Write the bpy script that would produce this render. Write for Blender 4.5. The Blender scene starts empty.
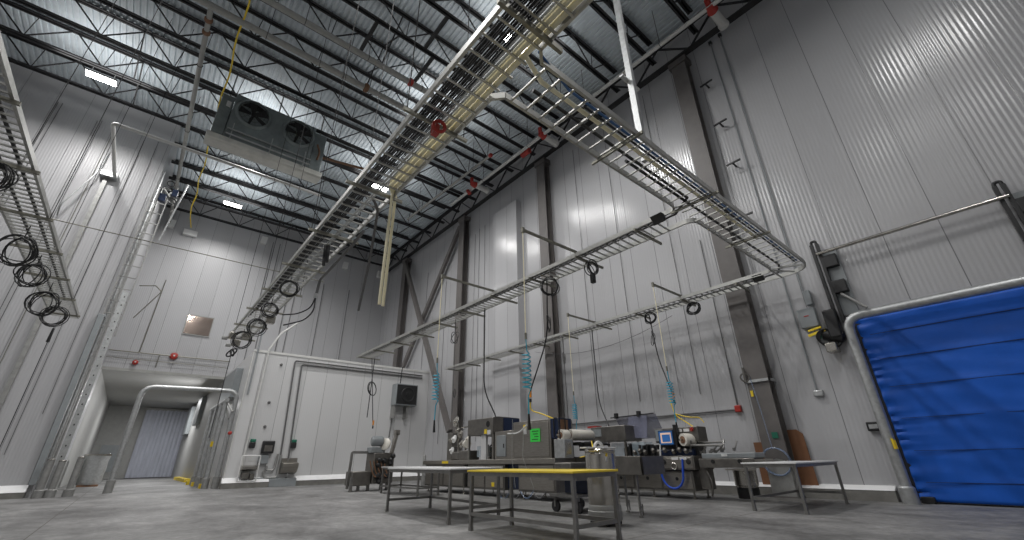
import bpy, math, random
from mathutils import Vector, Matrix
random.seed(7)
PI = math.pi
sc = bpy.context.scene
COL = sc.collection
V = Vector

# ------------------------------------------------------------------ materials
def mat(name, col, rough=0.5, metal=0.0, var=0.0, vscale=3.0, bump=0.0, bscale=40.0, spec=0.5, stretch=None, alpha=None, trans=0.0, emit=None, estr=0.0):
    m = bpy.data.materials.new(name); m.use_nodes = True
    nt = m.node_tree; N = nt.nodes; L = nt.links
    b = N['Principled BSDF']
    b.inputs['Base Color'].default_value = (*col, 1)
    b.inputs['Roughness'].default_value = rough
    b.inputs['Metallic'].default_value = metal
    b.inputs['Specular IOR Level'].default_value = spec
    if trans: b.inputs['Transmission Weight'].default_value = trans
    if alpha is not None: b.inputs['Alpha'].default_value = alpha
    if emit: b.inputs['Emission Color'].default_value = (*emit, 1); b.inputs['Emission Strength'].default_value = estr
    if var or bump:
        tc = N.new('ShaderNodeTexCoord'); mp = N.new('ShaderNodeMapping')
        L.new(tc.outputs['Object'], mp.inputs['Vector'])
        if stretch: mp.inputs['Scale'].default_value = stretch
    if var:
        nz = N.new('ShaderNodeTexNoise'); nz.inputs['Scale'].default_value = vscale; nz.inputs['Detail'].default_value = 6; nz.inputs['Roughness'].default_value = 0.62
        L.new(mp.outputs['Vector'], nz.inputs['Vector'])
        mx = N.new('ShaderNodeMix'); mx.data_type = 'RGBA'
        mx.inputs['A'].default_value = (*[c * (1 - var) for c in col], 1)
        mx.inputs['B'].default_value = (*[min(1, c * (1 + var)) for c in col], 1)
        rp = N.new('ShaderNodeMapRange'); rp.inputs['From Min'].default_value = 0.3; rp.inputs['From Max'].default_value = 0.7
        L.new(nz.outputs['Fac'], rp.inputs['Value']); L.new(rp.outputs['Result'], mx.inputs['Factor'])
        L.new(mx.outputs['Result'], b.inputs['Base Color'])
        r2 = N.new('ShaderNodeMapRange'); r2.inputs['To Min'].default_value = max(0.05, rough - 0.1); r2.inputs['To Max'].default_value = min(1, rough + 0.1)
        L.new(nz.outputs['Fac'], r2.inputs['Value']); L.new(r2.outputs['Result'], b.inputs['Roughness'])
    if bump:
        nb = N.new('ShaderNodeTexNoise'); nb.inputs['Scale'].default_value = bscale; nb.inputs['Detail'].default_value = 4
        L.new(mp.outputs['Vector'], nb.inputs['Vector'])
        bp = N.new('ShaderNodeBump'); bp.inputs['Strength'].default_value = bump; bp.inputs['Distance'].default_value = 0.02
        L.new(nb.outputs['Fac'], bp.inputs['Height']); L.new(bp.outputs['Normal'], b.inputs['Normal'])
    return m

def panel_mat(name, col, axis, rib=0.075, seam=1.15, offset=0.0, rough=0.36, ribdepth=0.0016, seamdark=0.5, spec=0.5):
    """insulated metal wall panel: fine vertical ribs (bump) and a dark joint between the sheets; axis = world axis along the wall"""
    m = bpy.data.materials.new(name); m.use_nodes = True
    nt = m.node_tree; N = nt.nodes; L = nt.links; b = N['Principled BSDF']
    b.inputs['Specular IOR Level'].default_value = spec
    g = N.new('ShaderNodeNewGeometry'); sx = N.new('ShaderNodeSeparateXYZ'); L.new(g.outputs['Position'], sx.inputs[0])
    c = sx.outputs[axis]
    def mth(op, a, bb=None):
        n = N.new('ShaderNodeMath'); n.operation = op
        for i, v in enumerate((a, bb)):
            if v is None: continue
            if isinstance(v, (int, float)): n.inputs[i].default_value = v
            else: L.new(v, n.inputs[i])
        return n.outputs[0]
    cc = mth('ADD', c, offset)
    # ribs
    s = mth('SINE', mth('MULTIPLY', cc, 2 * PI / rib))
    s = mth('MULTIPLY', s, ribdepth)
    # sheet joint: distance to nearest multiple
    fr = mth('FRACT', mth('DIVIDE', cc, seam))
    d = mth('ABSOLUTE', mth('SUBTRACT', fr, 0.5))
    j = mth('GREATER_THAN', d, 0.5 - 0.009 / seam)
    h = mth('SUBTRACT', s, mth('MULTIPLY', j, 0.006))
    bp = N.new('ShaderNodeBump'); bp.inputs['Strength'].default_value = 1.0; bp.inputs['Distance'].default_value = 1.0
    L.new(h, bp.inputs['Height']); L.new(bp.outputs['Normal'], b.inputs['Normal'])
    # sheet-to-sheet tone and faint dirt
    fl = mth('FLOOR', mth('DIVIDE', cc, seam))
    wn = N.new('ShaderNodeTexWhiteNoise'); wn.noise_dimensions = '1D'; L.new(fl, wn.inputs['W'])
    nz = N.new('ShaderNodeTexNoise'); nz.inputs['Scale'].default_value = 0.5; nz.inputs['Detail'].default_value = 6
    tone = mth('ADD', 0.95, mth('MULTIPLY', wn.outputs['Value'], 0.08))
    tone = mth('MULTIPLY', tone, mth('ADD', 0.86, mth('MULTIPLY', nz.outputs['Fac'], 0.26)))
    tone = mth('MULTIPLY', tone, mth('SUBTRACT', 1.0, mth('MULTIPLY', j, 1 - seamdark)))
    cm = N.new('ShaderNodeMix'); cm.data_type = 'RGBA'; cm.blend_type = 'MULTIPLY'; cm.inputs['Factor'].default_value = 1
    cm.inputs['A'].default_value = (*col, 1)
    cb = N.new('ShaderNodeCombineColor')
    for i in range(3): L.new(tone, cb.inputs[i])
    L.new(cb.outputs[0], cm.inputs['B']); L.new(cm.outputs['Result'], b.inputs['Base Color'])
    b.inputs['Roughness'].default_value = rough
    return m

def concrete_mat():
    m = bpy.data.materials.new('concrete_floor'); m.use_nodes = True
    nt = m.node_tree; N = nt.nodes; L = nt.links; b = N['Principled BSDF']
    g = N.new('ShaderNodeNewGeometry')
    def noise(scale, det, stretch=(1, 1, 1), rough=0.6, dist=0.0):
        mp = N.new('ShaderNodeMapping'); mp.inputs['Scale'].default_value = stretch; L.new(g.outputs['Position'], mp.inputs['Vector'])
        n = N.new('ShaderNodeTexNoise'); n.inputs['Scale'].default_value = scale; n.inputs['Detail'].default_value = det; n.inputs['Roughness'].default_value = rough; n.inputs['Distortion'].default_value = dist
        L.new(mp.outputs['Vector'], n.inputs['Vector']); return n.outputs['Fac']
    a = noise(0.35, 8, dist=0.6); c = noise(1.6, 8, (1.0, 0.6, 1), 0.7, 0.8); d = noise(9, 5)
    def mixv(x, y, f):
        n = N.new('ShaderNodeMix'); n.data_type = 'FLOAT'; n.inputs['Factor'].default_value = f; L.new(x, n.inputs['A']); L.new(y, n.inputs['B']); return n.outputs['Result']
    f = mixv(mixv(a, c, 0.5), d, 0.18)
    r = N.new('ShaderNodeValToRGB'); r.color_ramp.elements[0].position = 0.38; r.color_ramp.elements[1].position = 0.62
    r.color_ramp.elements[0].color = (0.07, 0.068, 0.066, 1); r.color_ramp.elements[1].color = (0.31, 0.306, 0.30, 1)
    e = r.color_ramp.elements.new(0.5); e.color = (0.175, 0.173, 0.17, 1)
    L.new(f, r.inputs['Fac'])
    # saw-cut joints every 6 m
    sx = N.new('ShaderNodeSeparateXYZ'); L.new(g.outputs['Position'], sx.inputs[0])
    def joint(axis, off):
        p = N.new('ShaderNodeMath'); p.operation = 'ADD'; p.inputs[1].default_value = off; L.new(sx.outputs[axis], p.inputs[0])
        q = N.new('ShaderNodeMath'); q.operation = 'PINGPONG'; q.inputs[1].default_value = 3.0; L.new(p.outputs[0], q.inputs[0])
        l = N.new('ShaderNodeMath'); l.operation = 'LESS_THAN'; l.inputs[1].default_value = 0.008; L.new(q.outputs[0], l.inputs[0]); return l.outputs[0]
    mxj = N.new('ShaderNodeMath'); mxj.operation = 'MAXIMUM'; L.new(joint(0, 0.9), mxj.inputs[0]); L.new(joint(1, 1.7), mxj.inputs[1])
    cm = N.new('ShaderNodeMix'); cm.data_type = 'RGBA'; cm.inputs['B'].default_value = (0.07, 0.06, 0.05, 1)
    L.new(mxj.outputs[0], cm.inputs['Factor']); L.new(r.outputs['Color'], cm.inputs['A']); L.new(cm.outputs['Result'], b.inputs['Base Color'])
    rr = N.new('ShaderNodeMapRange'); rr.inputs['To Min'].default_value = 0.42; rr.inputs['To Max'].default_value = 0.75; L.new(c, rr.inputs['Value']); L.new(rr.outputs['Result'], b.inputs['Roughness'])
    bp = N.new('ShaderNodeBump'); bp.inputs['Strength'].default_value = 0.25; bp.inputs['Distance'].default_value = 0.01; L.new(f, bp.inputs['Height']); L.new(bp.outputs['Normal'], b.inputs['Normal'])
    return m

WC = (0.47, 0.47, 0.482)
K = dict(
    wall_x=panel_mat('wall_panel_along_x', WC, 0, rib=0.1, seam=1.12, offset=0.35),
    wall_y=panel_mat('wall_panel_along_y', WC, 1, rib=0.11, seam=1.13, offset=0.05, rough=0.22, ribdepth=0.0017),
    white_x=panel_mat('low_room_panel', (0.62, 0.62, 0.62), 0, rib=0.1, seam=1.12, offset=0.1, ribdepth=0.0006),
    vest=mat('corridor_wall', (0.34, 0.34, 0.33), 0.6, var=0.08),
    deck=mat('galvanized_roof_deck', (0.60, 0.66, 0.70), 0.5, 0.0, var=0.14, vscale=1.2),
    floor=concrete_mat(),
    curb=mat('concrete_curb', (0.2, 0.195, 0.18), 0.8, var=0.25, vscale=2.5, bump=0.3),
    ledge=mat('white_curb_top', (0.8, 0.8, 0.8), 0.45, var=0.05),
    joist=mat('dark_joist_paint', (0.022, 0.022, 0.024), 0.55, var=0.3),
    column=mat('brown_grey_column_paint', (0.135, 0.125, 0.12), 0.5, var=0.15, vscale=2),
    galv=mat('galvanized_steel', (0.50, 0.51, 0.51), 0.42, 0.75, var=0.16, vscale=9),
    galv_dull=mat('dull_galvanized_steel', (0.34, 0.34, 0.33), 0.5, 0.55, var=0.16, vscale=6),
    tray=mat('cable_tray_zinc', (0.43, 0.43, 0.41), 0.42, 0.6, var=0.14, vscale=7),
    strut=mat('strut_zinc_olive', (0.23, 0.225, 0.19), 0.45, 0.6, var=0.2, vscale=9),
    pipe=mat('grey_pipe_paint', (0.36, 0.36, 0.34), 0.45, 0.1, var=0.1, vscale=4),
    pipe_white=mat('white_insulated_pipe', (0.62, 0.62, 0.6), 0.5, var=0.08),
    steel=mat('brushed_stainless', (0.34, 0.32, 0.29), 0.36, 0.85, var=0.14, vscale=5, stretch=(1, 1, 8)),
    steel_dark=mat('worn_stainless', (0.20, 0.19, 0.175), 0.42, 0.75, var=0.2, vscale=5),
    steel_bright=mat('polished_stainless', (0.48, 0.46, 0.42), 0.24, 0.95, var=0.1, vscale=5),
    leg=mat('table_frame_steel', (0.24, 0.235, 0.225), 0.42, 0.7, var=0.16, vscale=6),
    black=mat('black_rubber', (0.014, 0.014, 0.015), 0.5, var=0.2),
    black_metal=mat('black_metal_paint', (0.02, 0.02, 0.021), 0.45, var=0.2),
    hole=mat('dark_opening', (0.012, 0.012, 0.012), 0.8, var=0.1),
    grey_cord=mat('grey_cord', (0.12, 0.12, 0.12), 0.5, var=0.1),
    cream=mat('cream_cable', (0.90, 0.84, 0.60), 0.45, var=0.08, vscale=5),
    bluec=mat('blue_cable', (0.05, 0.13, 0.30), 0.45, var=0.1),
    blue=mat('blue_vinyl', (0.002, 0.105, 0.56), 0.5, var=0.10, vscale=1.5, bump=0.12, bscale=6),
    bluep=mat('blue_plastic', (0.012, 0.024, 0.065), 0.4, var=0.1),
    bluehose=mat('blue_hose', (0.02, 0.08, 0.5), 0.35, var=0.1),
    teal=mat('teal_air_hose', (0.02, 0.35, 0.50), 0.35, var=0.1),
    clear_hose=mat('clear_blue_hose', (0.30, 0.40, 0.58), 0.2, var=0.05, alpha=0.4),
    red=mat('red_paint', (0.40, 0.035, 0.025), 0.4, var=0.12),
    yellow=mat('yellow_plastic', (0.80, 0.60, 0.05), 0.4, var=0.06, vscale=4),
    yellow_tape=mat('yellow_marker', (0.85, 0.62, 0.03), 0.45, var=0.05),
    orange=mat('orange_plastic', (0.75, 0.28, 0.02), 0.4, var=0.05),
    white=mat('white_plastic', (0.72, 0.72, 0.71), 0.4, var=0.04),
    whitetop=mat('white_table_top', (0.70, 0.70, 0.70), 0.38, var=0.06, vscale=4),
    film=mat('cream_film', (0.70, 0.67, 0.6), 0.25, var=0.05),
    brown=mat('brown_core', (0.22, 0.12, 0.07), 0.7, var=0.15),
    card=mat('brown_cardboard', (0.21, 0.095, 0.045), 0.75, var=0.14, vscale=2),
    green=mat('green_card', (0.06, 0.80, 0.10), 0.6, var=0.04),
    ink=mat('dark_ink', (0.02, 0.05, 0.02), 0.7, var=0.05),
    green_dark=mat('green_dispenser', (0.02, 0.16, 0.10), 0.4, var=0.1),
    cooler=mat('evaporator_sheet', (0.25, 0.285, 0.285), 0.35, 0.4, var=0.2, vscale=2),
    cooler_pan=mat('drip_pan_sheet', (0.58, 0.58, 0.54), 0.4, 0.3, var=0.1),
    panelbox=mat('grey_enclosure', (0.27, 0.29, 0.30), 0.45, var=0.08),
    blackglass=mat('reflective_window_glass', (0.55, 0.44, 0.38), 0.05, 0.8, var=0.05),
    acrylic=mat('tinted_acrylic', (0.30, 0.31, 0.42), 0.08, alpha=0.5, var=0.03),
    clear=mat('clear_acrylic', (0.6, 0.72, 0.8), 0.06, alpha=0.35, var=0.02),
    strip=mat('strip_curtain_vinyl', (0.50, 0.52, 0.60), 0.22, var=0.12, vscale=2, stretch=(3, 3, 0.4)),
    screen_frame=mat('blue_screen_border', (0.02, 0.12, 0.35), 0.3, emit=(0.04, 0.20, 0.55), estr=0.15),
    screen=mat('lit_screen', (0.7, 0.5, 0.4), 0.3, emit=(0.95, 0.62, 0.45), estr=0.25),
    screen_in=mat('lit_screen_blue', (0.03, 0.1, 0.3), 0.3, emit=(0.05, 0.22, 0.6), estr=0.2),
    lamp=mat('lamp_diffuser', (0.9, 0.9, 0.9), 0.4, emit=(1.0, 0.98, 0.95), estr=26.0),
    lampbody=mat('lamp_housing', (0.55, 0.55, 0.55), 0.4, var=0.05),
)

# ------------------------------------------------------------------ mesh builder
class MB:
    def __init__(s): s.v = []; s.f = []
    def add(s, vs, fs):
        o = len(s.v); s.v += [tuple(v) for v in vs]; s.f += [tuple(i + o for i in f) for f in fs]; return s
    def box(s, x0, x1, y0, y1, z0, z1):
        return s.add([(x0,y0,z0),(x1,y0,z0),(x1,y1,z0),(x0,y1,z0),(x0,y0,z1),(x1,y0,z1),(x1,y1,z1),(x0,y1,z1)],
                     [(0,3,2,1),(4,5,6,7),(0,1,5,4),(1,2,6,5),(2,3,7,6),(3,0,4,7)])
    def bar(s, p, q, w, h, up=(0, 0, 1)):
        p, q = V(p), V(q); d = (q - p).normalized(); u = V(up)
        if abs(d.dot(u)) > 0.98: u = V((1, 0, 0))
        a = d.cross(u).normalized(); b = a.cross(d).normalized(); a *= w / 2; b *= h / 2
        return s.add([p-a-b, p+a-b, p+a+b, p-a+b, q-a-b, q+a-b, q+a+b, q-a+b],
                     [(0,1,2,3),(7,6,5,4),(4,5,1,0),(5,6,2,1),(6,7,3,2),(7,4,0,3)])
    def prism(s, poly, axis, a, b):
        """extrude a 2D polygon along axis: axis 0 -> poly=(y,z), 1 -> (x,z), 2 -> (x,y)"""
        n = len(poly)
        def P(u, w, t): return ((t, u, w), (u, t, w), (u, w, t))[axis]
        vs = [P(u, w, a) for u, w in poly] + [P(u, w, b) for u, w in poly]
        fs = [tuple(range(n)), tuple(range(2*n-1, n-1, -1))] + [(i, i+n, (i+1) % n + n, (i+1) % n) for i in range(n)]
        return s.add(vs, fs)
    def tube(s, path, r, n=8, closed=False, cap=True):
        P = [V(p) for p in path]; m = len(P)
        if m < 2: return s
        def tan(i):
            if closed: return (P[(i+1) % m] - P[i-1]).normalized()
            if i == 0: return (P[1] - P[0]).normalized()
            if i == m-1: return (P[-1] - P[-2]).normalized()
            return ((P[i+1]-P[i]).normalized() + (P[i]-P[i-1]).normalized()).normalized()
        t0 = tan(0); u = t0.orthogonal().normalized(); o = len(s.v); t = t0
        for i in range(m):
            t1 = tan(i)
            u = (t.rotation_difference(t1) @ u); u = (u - t1 * u.dot(t1)).normalized(); t = t1
            w = t.cross(u); rr = r[i] if isinstance(r, (list, tuple)) else r
            for k in range(n):
                a = 2*PI*k/n; q = P[i] + u*(math.cos(a)*rr) + w*(math.sin(a)*rr); s.v.append(tuple(q))
        for i in range(m if closed else m-1):
            for k in range(n):
                a = o+i*n+k; b = o+i*n+(k+1) % n; c = o+((i+1) % m)*n+(k+1) % n; d = o+((i+1) % m)*n+k
                s.f.append((a, b, c, d))
        if cap and not closed:
            s.f.append(tuple(o+k for k in range(n-1, -1, -1))); s.f.append(tuple(o+(m-1)*n+k for k in range(n)))
        return s
    def cyl(s, p, q, r, n=16): return s.tube([p, q], r, n)
    def lathe(s, c, prof, n=24, axis=(0, 0, 1)):
        ax = V(axis).normalized(); u = ax.orthogonal().normalized(); w = ax.cross(u); o = len(s.v); c = V(c)
        for r, h in prof:
            for k in range(n):
                a = 2*PI*k/n; s.v.append(tuple(c + ax*h + (u*math.cos(a) + w*math.sin(a))*r))
        for i in range(len(prof)-1):
            for k in range(n):
                s.f.append((o+i*n+k, o+i*n+(k+1) % n, o+(i+1)*n+(k+1) % n, o+(i+1)*n+k))
        s.f.append(tuple(o+k for k in range(n-1, -1, -1))); s.f.append(tuple(o+(len(prof)-1)*n+k for k in range(n)))
        return s
    def ring(s, c, nrm, R, r, n=20, m=6, ax=1.0):
        c = V(c); nn = V(nrm).normalized(); u = nn.orthogonal().normalized(); w = nn.cross(u)
        return s.tube([c + u*(math.cos(2*PI*k/n)*R) + w*(math.sin(2*PI*k/n)*R*ax) for k in range(n)], r, m, closed=True)
    def build(s, name, m, parent=None, bevel=0.0, off=None):
        me = bpy.data.meshes.new(name)
        o3 = off if off is not None else (OFF[parent.name] if parent else V((0, 0, 0)))
        me.from_pydata([(v[0]-o3[0], v[1]-o3[1], v[2]-o3[2]) for v in s.v], [], s.f)
        me.update(); me.validate()
        me.polygons.foreach_set('use_smooth', [True]*len(me.polygons))
        me.set_sharp_from_angle(angle=math.radians(38))
        me.materials.append(K[m] if isinstance(m, str) else m)
        o = bpy.data.objects.new(name, me); COL.objects.link(o)
        if parent: o.parent = parent
        OFF[o.name] = V(o3)
        if bevel:
            b = o.modifiers.new('edge', 'BEVEL'); b.width = bevel; b.segments = 2; b.limit_method = 'ANGLE'
        return o
OFF = {}

def thing(name, label, cat, loc=(0, 0, 0), group=None):
    o = bpy.data.objects.new(name, None); COL.objects.link(o); o.empty_display_size = 0.2
    o.location = loc; o['label'] = label; o['category'] = cat
    if group: o['group'] = group
    OFF[o.name] = V(loc); return o
def solo(mb, name, m, label, cat, group=None, bevel=0.0):
    xs = list(zip(*mb.v)); loc = V(((min(xs[0])+max(xs[0]))/2, (min(xs[1])+max(xs[1]))/2, min(xs[2])))
    o = mb.build(name, m, bevel=bevel, off=loc); o.location = loc
    o['label'] = label; o['category'] = cat
    if group: o['group'] = group
    return o
def struct(mb, name, m, bevel=0.0):
    o = mb.build(name, m, bevel=bevel); o['kind'] = 'structure'; return o
def dup(root, loc, label=None):
    r = root.copy(); COL.objects.link(r); r.location = loc; OFF[r.name] = V(loc)
    if label: r['label'] = label
    for ch in list(root.children):
        c = ch.copy(); COL.objects.link(c); c.parent = r
        for g in list(ch.children):
            d = g.copy(); COL.objects.link(d); d.parent = c
    return r
ORD = ['first','second','third','fourth','fifth','sixth','seventh','eighth','ninth','tenth','eleventh','twelfth','thirteenth','fourteenth','fifteenth','sixteenth','seventeenth','eighteenth','nineteenth','twentieth']
def arc(c, a0, a1, R, n, ax, ay):
    c = V(c); ax = V(ax); ay = V(ay)
    return [c + ax*(R*math.cos(a0+(a1-a0)*i/n)) + ay*(R*math.sin(a0+(a1-a0)*i/n)) for i in range(n+1)]
def fillet(pts, R, n=6):
    """polyline with its inner corners rounded"""
    P = [V(p) for p in pts]; out = [P[0]]
    for i in range(1, len(P)-1):
        a = (P[i-1]-P[i]); b = (P[i+1]-P[i]); r = min(R, a.length*0.49, b.length*0.49)
        a = P[i] + a.normalized()*r; b = P[i] + b.normalized()*r
        for k in range(n+1):
            t = k/n; out.append(a*(1-t)**2 + P[i]*(2*t*(1-t)) + b*t*t)
    out.append(P[-1]); return out
def sag(p, q, d, n=10):
    p, q = V(p), V(q); return [p.lerp(q, i/n) - V((0, 0, d*4*(i/n)*(1-i/n))) for i in range(n+1)]

# ------------------------------------------------------------------ the room
XW = 14.5          # right wall
YF = 25.8          # face of the left block and of the low room
YB = 34.4          # back wall
ZB, ZD = 17.35, 18.78   # joist bottom, roof deck
struct(MB().box(-14.5, 15.2, -10, 57, -0.3, 0), 'floor', 'floor')
mb = MB()
prof = []
x = -14.0
while x < 14.7:
    prof += [(x, ZD), (x+0.11, ZD), (x+0.135, ZD+0.06), (x+0.195, ZD+0.06)]; x += 0.22
pts = [(a, -10, b) for a, b in prof] + [(a, 35, b) for a, b in prof]; n = len(prof)
mb.add(pts, [(i, i+1, i+1+n, i+n) for i in range(n-1)])
mb.box(-14.5, 15.0, -10, 35, ZD+0.1, ZD+0.3)
struct(mb, 'ceiling', 'deck')
struct(MB().box(XW, XW+0.2, -10, 35, 0, ZD+0.1), 'wall_right', 'wall_y')
struct(MB().box(-14.5, 15, -10.2, -10, 0, ZD+0.1), 'wall_front', 'wall_x')
struct(MB().box(-14.5, -14.3, -10, YF, 0, ZD+0.1), 'wall_side', 'wall_y')
struct(MB().box(-14.5, -2.42, YF, 35, 0, ZD), 'wall_left', 'wall_x')
struct(MB().box(-2.42, XW, YB, YB+0.25, 6.3, ZD).box(3.85, XW, YB, YB+0.25, 0, 6.3), 'wall_back', 'wall_x')
struct(MB().box(3.85, XW, YF, YB, 0, 6.6), 'wall_low_room', 'white_x')
struct(MB().box(3.8, XW, YF-0.03, YF, 6.53, 6.66).box(3.8, 3.84, YF-0.03, YF+0.25, 0.35, 6.55), 'trim_1', 'pipe_white')
# the corridor behind the opening
struct(MB().box(-2.62, -2.42, 35, 57, 0, 6.3), 'wall_corridor_left', 'vest')
struct(MB().box(3.85, 4.05, YB+0.25, 57, 0, 6.3), 'wall_corridor_right', 'vest')
struct(MB().box(-2.6, 4.0, 56, 56.2, 0, 6.3), 'wall_corridor_end', 'vest')
struct(MB().box(-2.6, 4.05, YB+0.25, 57, 6.3, 6.5), 'ceiling_corridor', 'vest')
struct(MB().box(-2.42, 3.85, YB-0.04, YB+0.02, 6.25, 6.42), 'trim_2', 'pipe')
# kerbs
def curb_y(y0, y1, name):
    struct(MB().prism([(XW, 0), (XW-0.26, 0), (XW-0.26, 0.24), (XW, 0.24)], 1, y0, y1), name, 'curb')
curb_y(2.72, 25.8, 'baseboard_right')
struct(MB().prism([(XW-0.27, 0.24), (XW, 0.34), (XW, 0.24)], 1, 2.72, 25.8), 'trim_3', 'ledge')
struct(MB().box(3.75, 5.75, YF-0.3, YF, 0, 0.24).box(7.0, 14.0, YF-0.3, YF, 0, 0.24), 'baseboard_back', 'curb')
struct(MB().prism([(YF-0.31, 0.24), (YF, 0.46), (YF, 0.24)], 0, 3.75, 5.75).prism([(YF-0.31, 0.24), (YF, 0.46), (YF, 0.24)], 0, 7.0, 14.0), 'trim_4', 'ledge')
struct(MB().box(-14, -2.55, YF-0.35, YF, 0, 0.2), 'baseboard_left', 'curb')
struct(MB().prism([(YF-0.36, 0.2), (YF, 0.44), (YF, 0.2)], 0, -14, -2.55), 'trim_5', 'ledge')
# raised panel bay on the right wall
struct(MB().box(XW-0.42, XW, 16.0, 18.2, 0.5, 15.4), 'trim_6', 'wall_y')
# wide window with reflections high on the back wall
w1 = MB().box(0.74, 2.26, YB-0.06, YB, 8.9, 10.28).build('window_1', 'galv_dull'); w1['kind'] = 'structure'
MB().box(0.80, 2.20, YB-0.075, YB-0.055, 8.97, 10.21).build('pane', 'blackglass', w1)

# ------------------------------------------------------------------ roof steel
def joist(y, x0, x1, label):
    t = thing('roof_joist', label, 'roof truss', (x0, y, ZB), 'open web roof joists')
    for nm, z, dz in (('bottom_chord', ZB, 0.13), ('top_chord', ZD-0.13, 0.13)):
        MB().box(x0, x1, y-0.12, y-0.01, z, z+0.022).box(x0, x1, y-0.035, y-0.01, z, z+dz).box(x0, x1, y+0.01, y+0.12, z, z+0.022).box(x0, x1, y+0.01, y+0.035, z, z+dz).build(nm, 'joist', t)
    zt, zb = ZD-0.06, ZB+0.05
    first = None; k = 0
    # nodes on the bottom chord every 2.45 m, shifted so they hang at the same X on every joist
    x = math.ceil((x0 - 0.1) / 2.45) * 2.45 - 0.39
    while x < x1:
        for q, r in ((x-1.225, 0.032), (x+1.225, 0.032), (x+0.1, 0.018)):
            if x0 <= q <= x1 and x >= x0:
                MB().tube([(x, y, zb), (q, y, zt)], r, 6).build('web_member', 'joist', t)
        x += 2.45
ys = [33.95 - 2.0*i for i in range(17)]
for i, y in enumerate(ys):
    joist(y, -2.4 if y > YF-0.3 else -12.0, 13.85, 'dark open web steel roof joist under the deck, %s counted from the far wall' % ORD[i])
# girder truss along the right wall
t = thing('wall_girder', 'dark steel truss girder running along the top of the long right wall', 'roof truss', (13.95, 15, 16.95))
MB().box(13.85, 14.15, -2, 34.3, 16.92, 16.96).box(13.98, 14.02, -2, 34.3, 16.96, 17.12).build('bottom_chord', 'joist', t)
MB().box(13.85, 14.15, -2, 34.3, 18.32, 18.36).box(13.98, 14.02, -2, 34.3, 18.2, 18.32).build('top_chord', 'joist', t)
y = -1.0; s = 1
while y < 33:
    MB().bar((14.0, y, 17.0 if s > 0 else 18.25), (14.0, y+1.35, 18.25 if s > 0 else 17.0), 0.07, 0.07).build('web_member', 'joist', t)
    y += 1.35; s = -s
# cross bridging: short dark X pieces between joists
def bridge(x, y0, y1, lab):
    m = MB().bar((x, y0+0.1, ZB+0.1), (x, y1-0.1, ZD-0.12), 0.05, 0.05).bar((x, y0+0.1, ZD-0.12), (x, y1-0.1, ZB+0.1), 0.05, 0.05)
    solo(m, 'joist_bridging', 'joist', lab, 'bridging', 'bridging between joists')
bridge(-4.2, ys[6], ys[5], 'crossed dark bridging bars between joists near the left wall lamp')
bridge(-4.2, ys[7], ys[6], 'crossed dark bridging bars between the joists just in front of the left wall lamp')
bridge(4.3, ys[11], ys[10], 'crossed dark bridging bars between joists left of the long cable tray')
bridge(4.3, ys[10], ys[9], 'crossed dark bridging bars behind the white pipes left of the long cable tray')
# dark strut blocks bridging chords near the top of the picture
for k, (x, y, w) in enumerate([(3.3, 13.95, 'left'), (5.4, 11.95, 'right'), (5.9, 13.95, 'middle')]):
    solo(MB().box(x-0.07, x+0.07, y-2.0+0.09, y-0.09, ZB+0.0, ZB+0.14), 'joist_brace', 'joist', 'short dark brace bar between two joist bottoms, %s one of the three above the tray' % w, 'brace', 'braces between joists')

# columns and braces on the right wall
def ibeam(x, y, z0, z1, d=0.42, w=0.62, tf=0.05):
    m = MB(); m.box(x-d/2, x-d/2+tf, y-w/2, y+w/2, z0, z1); m.box(x+d/2-tf, x+d/2, y-w/2, y+w/2, z0, z1); m.box(x-d/2+tf, x+d/2-tf, y-0.03, y+0.03, z0, z1); return m
CX = 14.22
for y, z0, lab in ((5.05, 0, 'brown grey steel column nearest the blue door, with the hose coil'), (13.75, 0, 'brown grey steel column rising behind the packaging machines, middle of the wall'),
               (21.8, 0, 'brown grey steel column at the near end of the crossed braces'), (30.5, 6.6, 'brown grey steel column in the far corner above the low room')):
    t = thing('steel_column', lab, 'column', (CX, y, z0), 'columns along the right wall')
    ibeam(CX, y, z0, 16.9).build('shaft', 'column', t)
    MB().box(CX-0.26, CX+0.26, y-0.4, y+0.4, 16.6, 16.9).build('cap_plate', 'column', t)
    if y < 6: MB().prism([(y-0.3, 0.02), (y+0.3, 0.02), (y+0.3, 0.75), (y+0.2, 0.92), (y, 0.97), (y-0.2, 0.92), (y-0.3, 0.75)], 0, CX-0.29, CX-0.23).build('base_guard', 'galv_dull', t)
    if z0 == 0: MB().box(CX-0.3, CX+0.27, y-0.4, y+0.4, 0, 0.04).build('base_plate', 'column', t)
solo(MB().bar((13.88, 30.2, 16.5), (13.88, 22.0, 2.6), 0.34, 0.22, (1, 0, 0)), 'diagonal_brace', 'column', 'brown steel diagonal brace falling from the far column down to the right', 'brace', 'crossed wall braces')
solo(MB().bar((14.16, 22.2, 16.4), (14.16, 29.9, 6.7), 0.34, 0.2, (1, 0, 0)), 'diagonal_brace', 'column', 'brown steel diagonal brace falling from the near braced column to the left', 'brace', 'crossed wall braces')

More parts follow.
